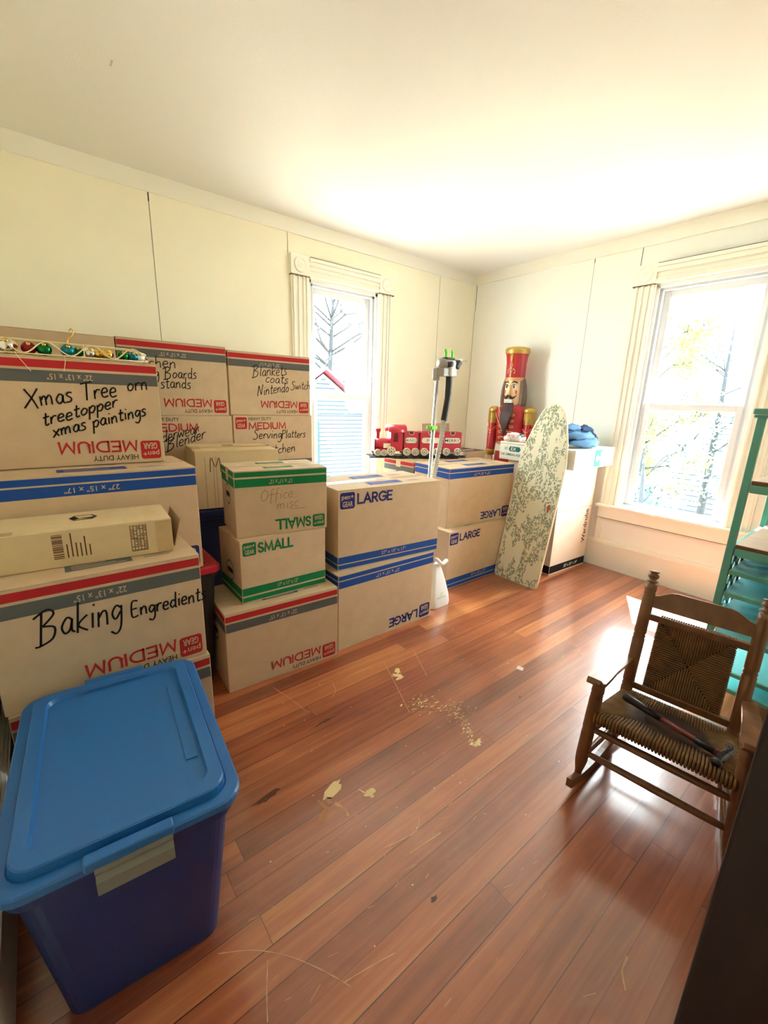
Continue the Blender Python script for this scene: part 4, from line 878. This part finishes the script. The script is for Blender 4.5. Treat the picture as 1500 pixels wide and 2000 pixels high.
for s in (-1, 1):
    x = s*.048; m = MB(); m.sphere((x, Mf(x)+.010, 1.495), (.026, .014, .018), n_white, None, 16, 10); m.sphere((x, Mf(x)+.002, 1.494), (.014, .009, .015), n_blue, None, 14, 8); m.sphere((x+.004, Mf(x)-.0065, 1.499), .003, n_white, None, 8, 6)
    m.tube(smooth_path([(x-.028, Mf(x-.028*s)-.001, 1.499), (x, Mf(x)-.004, 1.514), (x+.028, Mf(x+.02)-.001, 1.497)]), .0025, tr_blk, 6); m.build('eye', hd)
    m = MB(); m.tube(smooth_path([(s*.014, Mf(.014)-.002, 1.522), (s*.040, Mf(.04)-.003, 1.535), (s*.072, Mf(.072)-.002, 1.530), (s*.086, Mf(.086), 1.520)]), [.003]*3+[.006]*7+[.002]*3, n_beard, 8); m.build('eyebrow', hd)
    x = s*.070; m = MB(); m.sphere((x, Mf(x)+.003, 1.445), (.019, .008, .019), n_cheek, None, 16, 8); m.build('cheek', hd)
    m = MB(); m.tube(smooth_path([(s*.004, Mf(0)-.018, 1.415), (s*.022, Mf(.02)-.018, 1.402), (s*.045, Mf(.045)-.014, 1.392), (s*.068, Mf(.068)-.008, 1.402), (s*.084, Mf(.084)-.004, 1.420)], 4), [.008, .011, .013, .014, .015, .014, .013, .012, .011, .010, .009, .008, .007, .006, .005, .004, .003], n_beard, 10); m.build('moustache', hd)
m = MB()
for k in range(9):
    x = -.05+.0125*k; L = .30-.10*abs(k-4)/4
    m.tube(smooth_path([(x, Mf(x)-.004, 1.345), (x*1.25, Mf(x)-.030, 1.29), (x*1.15, -.165, 1.22), (x*1.0, -.168, 1.345-L*.8), (x*.75, -.160, 1.345-L)], 4), [.012]*5+[.016]*5+[.014]*5+[.006, .003], n_beard, 8)
m.build('beard', hd)
m = MB()
for k in range(22):
    a = R(-18+k*216/21); x, y = cos(a), sin(a)
    q = 1.02+.06*(k % 2)
    m.tube(smooth_path([(x*.100*q, y*.100*q+.004, 1.56), (x*.124*q, y*.122*q+.006, 1.48), (x*.132*q, y*.130*q+.008, 1.39), (x*.126*q, y*.124*q+.008, 1.33), (x*.110*q, y*.108*q+.006, 1.315)], 3), .021, n_hair, 8)
m.build('hair', hd)
m = MB(); oval(m, [(.118, .116, 1.548, 0), (.120, .118, 1.56, 0), (.121, .119, 1.70, 0), (.140, .137, 1.80, 0)], n_red, 36); hat = m.build('hat', t)
m = MB(); oval(m, [(.140, .137, 1.775, 0), (.147, .144, 1.780, 0), (.149, .146, 1.815, 0), (.136, .133, 1.828, 0), (.09, .09, 1.836, 0)], n_gold, 36); m.build('hat_band', hat)
m = MB(); oval(m, [(.122, .120, 1.546, 0), (.125, .123, 1.552, 0), (.122, .120, 1.558, 0), (.125, .123, 1.565, 0), (.122, .120, 1.572, 0)], n_trim, 36); m.build('hat_cord', hat)
m = MB(); yh = lambda z: -.120-.018*max(0, (z-1.70)/.1)-.002
m.tube([(0, yh(1.77), 1.775), (0, yh(1.72)-.002, 1.72), (0, yh(1.68), 1.70)], [.022, .012, .006], n_gold, 10)
m.tube(smooth_path([(0, yh(1.7), 1.705), (.012, yh(1.7), 1.685), (.0, yh(1.7)-.002, 1.655), (-.012, yh(1.7), 1.685), (0, yh(1.7), 1.705)]), .004, n_gold, 6); m.sphere((0, yh(1.68), 1.682), (.008, .005, .012), n_gold, None, 10, 8)
for s in (-1, 1): m.tube(smooth_path([(0, yh(1.6), 1.59), (s*.006, yh(1.6), 1.62), (s*.028, yh(1.6)+.003, 1.645), (s*.048, yh(1.6)+.009, 1.625), (s*.040, yh(1.6)+.006, 1.608), (s*.030, yh(1.6)+.004, 1.618)]), .005, n_trim, 6)
m.tube([(0, yh(1.6), 1.575), (0, yh(1.6), 1.645)], .006, n_trim, 6); m.build('hat_crest', hat)

# plush toy on the kit box
pl_w = mat('white_plush', srgb(242, 236, 236), .95, bump=.5, bscale=160); pl_s = mat('grey_blue_spot', srgb(92, 106, 130), .95); pl_p = mat('pink_felt', srgb(236, 196, 200), .95)
t = thing('plush_toy', 'white spotted plush toy lying on the packing kit box by the ironing board', 'plush toy', (-.520, -.985, 1.0095), R(-60)); t.scale = (.85, .85, .85)
m = MB(); m.sphere((0, 0, .045), (.075, .055, .045), pl_w); m.sphere((.07, -.01, .035), (.045, .045, .036), pl_w); m.sphere((.085, -.045, .022), (.028, .03, .020), pl_w); m.sphere((-.06, -.03, .03), (.035, .03, .028), pl_w)
rs = random.Random(4)
for k in range(11): a = rs.uniform(0, 2*pi); b = rs.uniform(.3, 1.2); m.sphere((.055+.052*sin(b)*cos(a), -.012+.05*sin(b)*sin(a), .038+.038*cos(b)), .009, pl_s, None, 8, 6)
m.build('body', t)
m = MB(); m.sphere((-.045, -.040, .066), (.024, .012, .018), pl_p); m.sphere((-.01, -.052, .060), (.02, .010, .014), pl_p); m.build('ear', t)

# ------------------------------------------------------------------ ironing board leaning on the cartons
def ironing_mat():
    m = bpy.data.materials.new('floral_cotton_cover'); m.use_nodes = True; nt = m.node_tree; n = nt.nodes; l = nt.links; b = n['Principled BSDF']
    tc = n.new('ShaderNodeTexCoord'); b.inputs['Roughness'].default_value = .9
    def mth(op, a, c):
        k = n.new('ShaderNodeMath'); k.operation = op
        for i, v in enumerate((a, c)):
            if isinstance(v, (int, float)): k.inputs[i].default_value = v
            else: l.new(v, k.inputs[i])
        return k.outputs[0]
    mpb = n.new('ShaderNodeMapping'); mpb.inputs['Rotation'].default_value = (R(35), 0, 0); mpb.inputs['Scale'].default_value = (9, 13, 5.5); l.new(tc.outputs['Object'], mpb.inputs[0])
    wv = n.new('ShaderNodeTexNoise'); wv.inputs['Scale'].default_value = 1; wv.inputs['Detail'].default_value = 2; l.new(mpb.outputs[0], wv.inputs['Vector'])
    band = mth('GREATER_THAN', wv.outputs[0], .46)
    def leaves(scale, size, ang):
        mp = n.new('ShaderNodeMapping'); mp.inputs['Rotation'].default_value = (ang, 0, 0); mp.inputs['Scale'].default_value = (scale, scale*1.5, scale); l.new(tc.outputs['Object'], mp.inputs[0])
        v = n.new('ShaderNodeTexVoronoi'); v.inputs['Scale'].default_value = 1; l.new(mp.outputs[0], v.inputs['Vector'])
        return mth('MULTIPLY', mth('LESS_THAN', v.outputs['Distance'], size), band)
    c = (.0,)
    base = srgb(228, 226, 202)
    out = None
    for sc, sz, ang, col in ((34, .42, .6, srgb(186, 190, 164)), (36, .38, 2.2, srgb(164, 170, 142)), (42, .36, 1.3, srgb(146, 154, 130)), (48, .30, .2, srgb(128, 138, 122))):
        mx = n.new('ShaderNodeMix'); mx.data_type = 'RGBA'; l.new(leaves(sc, sz, ang), mx.inputs[0]); mx.inputs[7].default_value = col
        if out is None: mx.inputs[6].default_value = base
        else: l.new(out, mx.inputs[6])
        out = mx.outputs[2]
    l.new(out, b.inputs['Base Color']); return m
board_m = ironing_mat(); edge_m = mat('cream_binding', srgb(232, 226, 200), .8)
t = thing('ironing_board', 'floral covered ironing board standing on end against the cartons', 'ironing board', (-.905, -1.384, 0.0)); t.rotation_euler = (0, R(11.4), 0)
# local z up the board, y across, thickness along +x
prof = [(-.165, 0), (.165, 0), (.182, .018), (.185, .06), (.186, .75), (.183, .92), (.160, 1.06), (.120, 1.20), (.085, 1.285), (.055, 1.325), (.02, 1.342)]
prof = prof+[(-y, z) for y, z in prof[::-1]][:-1]; prof = [p for p in prof if p != (.165, 0) or True]
seen = []
for p in prof:
    if p not in seen: seen.append(p)
prof = seen
def iron_slab(mb, d0, d1, m, grow=0):
    n = len(prof); vs = [(d0, y*(1+grow), z) for y, z in prof]+[(d1, y*(1+grow), z) for y, z in prof]
    mb.add(vs, [list(range(n)), list(range(2*n-1, n-1, -1))]+[(i, n+i, n+(i+1) % n, (i+1) % n) for i in range(n)], m)
m = MB(); iron_slab(m, .0, .018, board_m); m.build('cover', t)
m = MB(); iron_slab(m, .018, .026, mat('grey_steel_mesh', srgb(140, 142, 144), .5, .5), -.02); m.build('metal_top', t)
m = MB(); m.tube([(.008, y, z) for y, z in prof], .0085, edge_m, 8, closed=True); m.build('edge_binding', t)
m = MB(); m.tube([(.034, -.11, .10), (.034, .02, .66)], .009, steel, 8); m.tube([(.034, .11, .10), (.034, -.02, .66)], .009, steel, 8); m.build('folded_legs', t)
m = MB(); m.sphere((-.001, -.135, .60), (.001, .012, .026), mat('red_print_flower', srgb(170, 84, 72), .9)); m.build('printed_flower', t)

# jeans on the shipping carton
dn = mat('blue_denim', srgb(44, 74, 112), .9, var=.25, scale=14, bump=.3, bscale=300); dn2 = mat('washed_denim', srgb(88, 130, 170), .9, var=.2, scale=10, bump=.3, bscale=300); leather = mat('leather_patch', srgb(120, 76, 60), .7)
t = thing('jeans', 'crumpled blue jeans on top of the white shipping carton by the window', 'clothing', (-.330, -1.435, 1.0075), R(3)); t.scale = (.95, 1.0, 1.25)
m = MB(); rs = random.Random(8)
def fold(mb, pts, r_, mm, flat=.6):
    P = smooth_path(pts, 6); n = len(P); seg = 14; vs = []; fs = []
    for i, p in enumerate(P):
        t_ = (P[min(i+1, n-1)]-P[max(i-1, 0)]).normalized(); u = Vector((-t_.y, t_.x, 0)).normalized(); k = min(1, .35+2.2*min(i, n-1-i)/n)
        for s in range(seg):
            a = 2*pi*s/seg; q = r_*k*(1+.16*sin(3*a+i*.7)+.13*sin(5*a-i*1.1)+.08*sin(7*a+i*2.3)+rs.uniform(-.07, .07)); vs.append(p+u*q*cos(a)+Vector((0, 0, q*flat*sin(a))))
    for i in range(n-1):
        for s in range(seg): j = (s+1) % seg; fs.append((i*seg+s, i*seg+j, (i+1)*seg+j, (i+1)*seg+s))
    fs.append(list(range(seg))[::-1]); fs.append([(n-1)*seg+k for k in range(seg)]); mb.add(vs, fs, mm, True)
fold(m, [(-.29, .02, .045), (-.12, .05, .055), (.05, .06, .07), (.20, .03, .06), (.28, -.02, .045)], .07, dn, .62)
fold(m, [(-.27, .08, .05), (-.05, .11, .085), (.12, .09, .085), (.26, .03, .05)], .06, dn, .55)
fold(m, [(.02, .0, .10), (.12, .01, .105), (.22, .02, .07), (.29, -.01, .045)], .045, dn, .5); m.build('trouser_leg', t)
m = MB(); fold(m, [(-.30, -.03, .075), (-.20, -.07, .07), (-.06, -.09, .065), (.04, -.08, .065)], .042, dn2, .6); fold(m, [(-.28, -.06, .035), (-.14, -.11, .030), (-.01, -.12, .034), (.05, -.08, .04)], .036, dn2, .7); fold(m, [(-.30, .0, .115), (-.18, -.03, .118), (-.10, -.02, .11)], .034, dn2, .55); m.build('waistband', t)
m = MB(); m.box((.055, -.115, .015), (.115, -.08, .060), leather, T(.085, -.09, .03)@RX(R(-30))@RZ(R(20))@T(-.085, .09, -.03), bev=.004); m.build('leather_patch', t)

# ------------------------------------------------------------------ woven rocking chair
oak = mat('worn_brown_wood', srgb(120, 80, 50), .33, var=.22, scale=9, stretch=(3, 3, .6), bump=.05); rush = mat('brown_woven_rush', srgb(122, 88, 50), .75, var=.25, scale=30); rush_d = mat('dark_woven_rush', srgb(50, 32, 20), .85)
t = thing('rocking_chair', 'small brown rocking chair with woven rush seat and back, hammer on it', 'chair', (-2.234, -2.806, 0), R(8.1-90))
def turned(p0, p1, prof, m, seg=14):
    """prof: (t, r) along p0 -> p1"""
    mb = MB(); A, B = Vector(p0), Vector(p1); mb.tube([A.lerp(B, q) for q, r in prof], [r for q, r in prof], m, seg); return mb
fp = [(0, .010), (.08, .012), (.16, .018), (.22, .0205), (.23, .0185), (.24, .0205), (.50, .0205), (.51, .018), (.52, .0205), (.535, .018), (.55, .0205), (.86, .020), (.87, .0175), (.885, .020), (.90, .0175), (.915, .020), (1, .0185)]
for s in (-1, 1): turned((s*.212, .004, .030), (s*.192, 0, .425), fp, oak).build('front_leg', t)
PB = lambda z: .275+.113*(z-.272)/(.713-.272)
bp_ = [(0, .0185), (.10, .020), (.11, .0175), (.12, .020), (.14, .0175), (.15, .020), (.48, .0205), (.49, .018), (.50, .0205), (.52, .018), (.53, .0205), (.80, .020), (.815, .0175), (.83, .020), (.845, .0175), (.86, .020), (.90, .0195), (.905, .010), (.92, .021), (.925, .020), (.935, .011), (.955, .018), (.97, .0185), (.985, .010), (.99, .0175), (1.0, .0165)]
for s in (-1, 1):
    mb = turned((s*.161, PB(.24), .24), (s*.163, PB(.722), .722), bp_, oak)
    mb.tube([(s*.172, .272, .035), (s*.166, .268, .14), (s*.161, PB(.25), .25)], [.012, .018, .0185], oak, 12); mb.build('back_post', t)
for s in (-1, 1):
    mb = MB(); n = 18; pts = []
    for k in range(n+1): y = -.075+.56*k/n; pts.append((s*(.214-.055*k/n), y, .018+.75*(y-.16)**2))
    vs = []
    for x, y, z in pts: vs += [(x-.010, y, z-.017), (x+.010, y, z-.017), (x+.010, y, z+.017), (x-.010, y, z+.017)]
    fs = [(3, 2, 1, 0), tuple(4*n+i for i in range(4))]
    for k in range(n):
        for i in range(4): j = (i+1) % 4; fs.append((4*k+i, 4*k+j, 4*k+4+j, 4*k+4+i))
    mb.add(vs, fs, oak); mb.build('rocker', t)
def rod(name, a, b, r_, mm=oak): m = MB(); A, B = Vector(a), Vector(b); m.tube([A, A.lerp(B, .1), A.lerp(B, .5), A.lerp(B, .9), B], [r_*.75, r_*.95, r_*1.1, r_*.95, r_*.75], mm, 10); return m.build(name, t)
rod('stretcher', (-.200, 0, .247), (.200, 0, .247), .0115); rod('stretcher', (-.206, 0, .146), (.206, 0, .146), .0115)
for s in (-1, 1): rod('stretcher', (s*.200, 0, .225), (s*.163, .265, .195), .010); rod('stretcher', (s*.205, 0, .125), (s*.168, .27, .120), .010)
rod('stretcher', (-.166, .27, .16), (.166, .27, .16), .010)
# rush panels: strands run from each rail in to the diagonals
def weave(mb, P, nx, ny, rad, wrap):
    """P(u, v) -> point, u,v in -1..1"""
    mb.add([P(-1, -1)-Vector((0, 0, 0)), P(1, -1), P(1, 1), P(-1, 1)], [(0, 1, 2, 3)], rush_d)
    for k in range(nx):
        u = -1+2*(k+.5)/nx; a = abs(u)
        for s in (-1, 1):
            pts = [P(u, s*1.0), P(u, s*(1+a)/2), P(u, s*max(a, .02))]; pts = ([w_ for w_ in wrap(u, s, 'v')]+pts) if wrap else pts
            mb.tube(pts, rad, rush, 5)
    for k in range(ny):
        v = -1+2*(k+.5)/ny; a = abs(v)
        for s in (-1, 1):
            pts = [P(s*1.0, v), P(s*(1+a)/2, v), P(s*max(a, .02), v)]; pts = ([w_ for w_ in wrap(v, s, 'h')]+pts) if wrap else pts
            mb.tube(pts, rad, rush, 5)
def Ps(u, v):   # seat, v=-1 front
    f = (v+1)/2; hw = .188-.030*f; return Vector((u*hw, -.012+.285*f, .322-.045*f-.006*(1-u*u)*(1-v*v)))
def wr(c, s, kind):
    if kind == 'v': p = Ps(c, s); d = Vector((0, s, 0))
    else: p = Ps(s, c); d = Vector((s, 0, 0))
    return [p+d*.002+Vector((0, 0, -.036)), p+d*.013+Vector((0, 0, -.026)), p+d*.015+Vector((0, 0, -.012)), p+d*.009+Vector((0, 0, -.001))]
m = MB(); weave(m, Ps, 40, 30, .0043, wr)
m.add([Ps(-1, -1)-Vector((0, 0, .034)), Ps(1, -1)-Vector((0, 0, .034)), Ps(1, 1)-Vector((0, 0, .034)), Ps(-1, 1)-Vector((0, 0, .034))], [(3, 2, 1, 0)], rush_d)
m.box((-.19, -.010, .292), (.19, .010, .312), oak); m.build('seat', t)
def Pb(u, v): z = .432+.128*v; return Vector((u*.110, PB(z)-.004, z))
m = MB(); 
def wb_(c, s, kind):
    if kind == 'v': p = Pb(c, s); return [p+Vector((0, .022, -s*.004)), p+Vector((0, .018, s*.010)), p+Vector((0, .004, s*.014)), p+Vector((0, -.004, s*.006))]
    p = Pb(s, c); return [p+Vector((0, .016, 0)), p+Vector((s*.004, .006, 0))]
weave(m, Pb, 30, 34, .0032, wb_); m.add([Pb(-1, -1)+Vector((0, .016, 0)), Pb(1, -1)+Vector((0, .016, 0)), Pb(1, 1)+Vector((0, .016, 0)), Pb(-1, 1)+Vector((0, .016, 0))], [(3, 2, 1, 0)], rush_d); m.build('backrest', t)
for z in (.560, .304):
    m = MB(); m.box((-.158, PB(z)-.010, z-.013), (.158, PB(z)+.010, z+.013), oak, bev=.003); m.build('back_rail', t)
m = MB(); MM = frame((0, PB(.60)-.008, .595), (1, 0, 0), (0, .113/.441, 1))
m.prism([(-.160, 0), (.160, 0), (.160, .040), (.130, .048), (.095, .068), (.075, .072), (-.075, .072), (-.095, .068), (-.130, .048), (-.160, .040)], .016, oak, MM @ T(0, 0, -.016)); m.build('crest_rail', t)
for s in (-1, 1):
    m = MB(); pts = [(s*.178, PB(.375)+.006, .392, .020), (s*.186, .22, .400, .022), (s*.192, .12, .418, .024), (s*.194, .03, .430, .026), (s*.196, -.015, .434, .026), (s*.197, -.040, .444, .024), (s*.198, -.056, .462, .020)]
    vs = []; n = len(pts)
    for k, (x, y, z, hw) in enumerate(pts):
        nz = Vector((0, 0, .007)) if k < n-2 else Vector((0, .005, .005)); c = Vector((x, y, z)); vs += [c+Vector((-hw, 0, 0))-nz, c+Vector((hw, 0, 0))-nz, c+Vector((hw, 0, 0))+nz, c+Vector((-hw, 0, 0))+nz]
    fs = [(3, 2, 1, 0), tuple(4*(n-1)+i for i in range(4))]
    for k in range(n-1):
        for i in range(4): j = (i+1) % 4; fs.append((4*k+i, 4*k+j, 4*k+4+j, 4*k+4+i))
    m.add(vs, fs, oak); m.build('armrest', t)
# hammer
h = thing('hammer', 'claw hammer with black grip lying across the rocking chair seat', 'hammer', (-2.150, -2.794, .3450), R(0))
ha, hb = Vector((.020, .143, -.006)), Vector((-.020, -.150, -.010)); d = (hb-ha)
mg = mat('hammer_steel', srgb(90, 94, 100), .3, .85); gr = mat('black_rubber_handle', srgb(22, 22, 24), .4); wd_ = mat('red_brown_handle', srgb(112, 44, 38), .4)
m = MB(); m.tube([ha, ha.lerp(hb, .02), ha.lerp(hb, .25), ha.lerp(hb, .42)], [.010, .0135, .012, .011], gr, 12); m.build('grip', h)
m = MB(); m.tube([ha.lerp(hb, .42), ha.lerp(hb, .75), hb], [.0095, .009, .010], wd_, 12); m.tube([ha.lerp(hb, .76), ha.lerp(hb, .93)], .0105, gr, 12); m.build('handle', h)
m = MB(); side = Vector((-d.y, d.x, 0)).normalized(); c = hb
m.tube([c+side*.030, c+side*.012, c-side*.012, c-side*.030, c-side*.034, c-side*.046], [.010, .012, .012, .009, .013, .013], mg, 14)
for s in (-1, 1): m.tube(smooth_path([c+side*.02+Vector((0, 0, s*.003)), c+side*.045+d.normalized()*.006+Vector((0, 0, s*.006)), c+side*.066+d.normalized()*(-.012)+Vector((0, 0, s*.007))]), [.009, .0085, .008, .007, .006, .005, .0045, .004, .003], mg, 8)
m.build('head', h)

# ------------------------------------------------------------------ teal shelf rack
teal = mat('teal_painted_metal', srgb(92, 162, 146), .5); teal_l = mat('aqua_painted_shelf', srgb(128, 202, 208), .35, var=.05, scale=12); shelf_w = mat('tan_wood_shelf', srgb(196, 166, 134), .5, var=.12, scale=6, stretch=(6, 1, 1)); shelf_e = mat('brown_shelf_edge', srgb(104, 70, 48), .6)
t = thing('shelf_rack', 'teal metal shelf rack with wood shelves and lattice sides at the right edge', 'shelf', (-1.01, -3.015, 0))
x0, x1, y0, y1 = -.29, .29, .333, -.333     # x0 front, y0 left
for x in (x0, x1):
    for y in (y0, y1):
        m = MB(); m.box((x-.011, y-.014, 0), (x+.011, y+.014, 1.296), teal, bev=.003); m.box((x-.016, y-.024, 1.285), (x+.016, y+.024, 1.297), teal, bev=.003); m.build('post', t)
m = MB(); m.box((x0-.02, y1-.03, 1.298), (x0+.012, y0+.03, 1.322), teal, bev=.005); m.box((x1-.012, y1-.03, 1.298), (x1+.02, y0+.03, 1.322), teal, bev=.005); m.box((x0, y0-.012, 1.30), (x1, y0+.012, 1.32), teal); m.box((x0, y1-.012, 1.30), (x1, y1+.012, 1.32), teal); m.build('top_frame', t)
for z in (1.031, .752):
    m = MB(); m.box((x0-.006, y1+.018, z-.018), (x1+.006, y0-.018, z-.0145), shelf_e); m.box((x0-.008, y1+.018, z-.0145), (x1+.008, y0-.018, z-.002), shelf_e); m.box((x0-.008, y1+.018, z-.002), (x1+.008, y0-.018, z), shelf_w); m.build('wood_shelf', t)
    m = MB()
    for x in (x0, x1): m.box((x-.010, y1+.018, z-.052), (x+.010, y0-.018, z-.018), teal, bev=.002)
    for y in (y0, y1): m.box((x0, y-.010, z-.052), (x1, y+.010, z-.018), teal, bev=.002)
    m.build('shelf_frame', t)
for z in (.632, .530, .432, .336, .170, .088):
    m = MB(); m.box((x0, y1+.016, z-.004), (x1, y0-.016, z), teal_l); m.box((x0-.010, y1+.016, z-.018), (x0+.004, y0-.016, z+.001), teal, bev=.002); m.build('metal_shelf', t)
m = MB(); m.box((x1-.006, y1, .335), (x1-.002, y0, .72), teal_l); m.build('back_panel', t)
for y in (y0, y1):   # lattice side panels with diamond openings
    m = MB(); za, zb = .335, .70
    n = 6; L = x1-x0
    for k in range(-n, n+1):
        for s in (-1, 1):
            c0 = x0+L*k/n*1.0
            pa = Vector((c0 if s > 0 else c0+ (zb-za), 0, za)); pb = Vector((c0+(zb-za) if s > 0 else c0, 0, zb))
            if s < 0: pa, pb = pb, pa
            # clip to the panel in x
            def clip(p, q):
                d_ = q-p; t0, t1 = 0.0, 1.0
                for lim, sg in ((x0, 1), (x1, -1)):
                    if abs(d_.x) < 1e-9: continue
                    tt = (lim-p.x)/d_.x
                    if d_.x*sg > 0: t0 = max(t0, tt)
                    else: t1 = min(t1, tt)
                return (p+d_*t0, p+d_*t1) if t1 > t0+.02 else None
            r_ = clip(pa, pb)
            if r_ is None: continue
            p, q = r_; dd = (q-p).normalized(); nn = Vector((-dd.z, 0, dd.x))*.017
            m.add([(p+nn)+Vector((0, y-.002, 0)), (q+nn)+Vector((0, y-.002, 0)), (q-nn)+Vector((0, y-.002, 0)), (p-nn)+Vector((0, y-.002, 0)), (p+nn)+Vector((0, y+.002, 0)), (q+nn)+Vector((0, y+.002, 0)), (q-nn)+Vector((0, y+.002, 0)), (p-nn)+Vector((0, y+.002, 0))], [(0, 1, 2, 3), (7, 6, 5, 4), (0, 4, 5, 1), (2, 6, 7, 3)], teal_l)
    m.build('lattice_side', t)

# ------------------------------------------------------------------ dark dresser at the right foreground
dk = mat('very_dark_stained_wood', srgb(34, 24, 24), .6, var=.2, scale=5, stretch=(8, 8, 1)); 
t = thing('dresser', 'very dark wooden dresser cut off by the right foreground edge', 'dresser', (-2.578, -3.403, 0))
m = MB(); m.box((-.28, -.345, .04), (.28, .345, 1.17), dk, bev=.006); m.build('body', t)
m = MB(); m.box((-.295, -.36, 1.17), (.295, .36, 1.20), dk, bev=.006); m.build('top', t)
for x in (-.25, .25):
    for y in (-.31, .31): m = MB(); m.box((x-.03, y-.03, 0), (x+.03, y+.03, .045), dk); m.build('foot', t)
for k in range(4): 
    m = MB(); m.box((.278, -.32, .07+k*.27), (.292, .32, .32+k*.27), dk, bev=.004); dr = m.build('drawer', t)
    m = MB(); m.sphere((.305, 0, .195+k*.27), .014, oak); m.build('knob', dr)
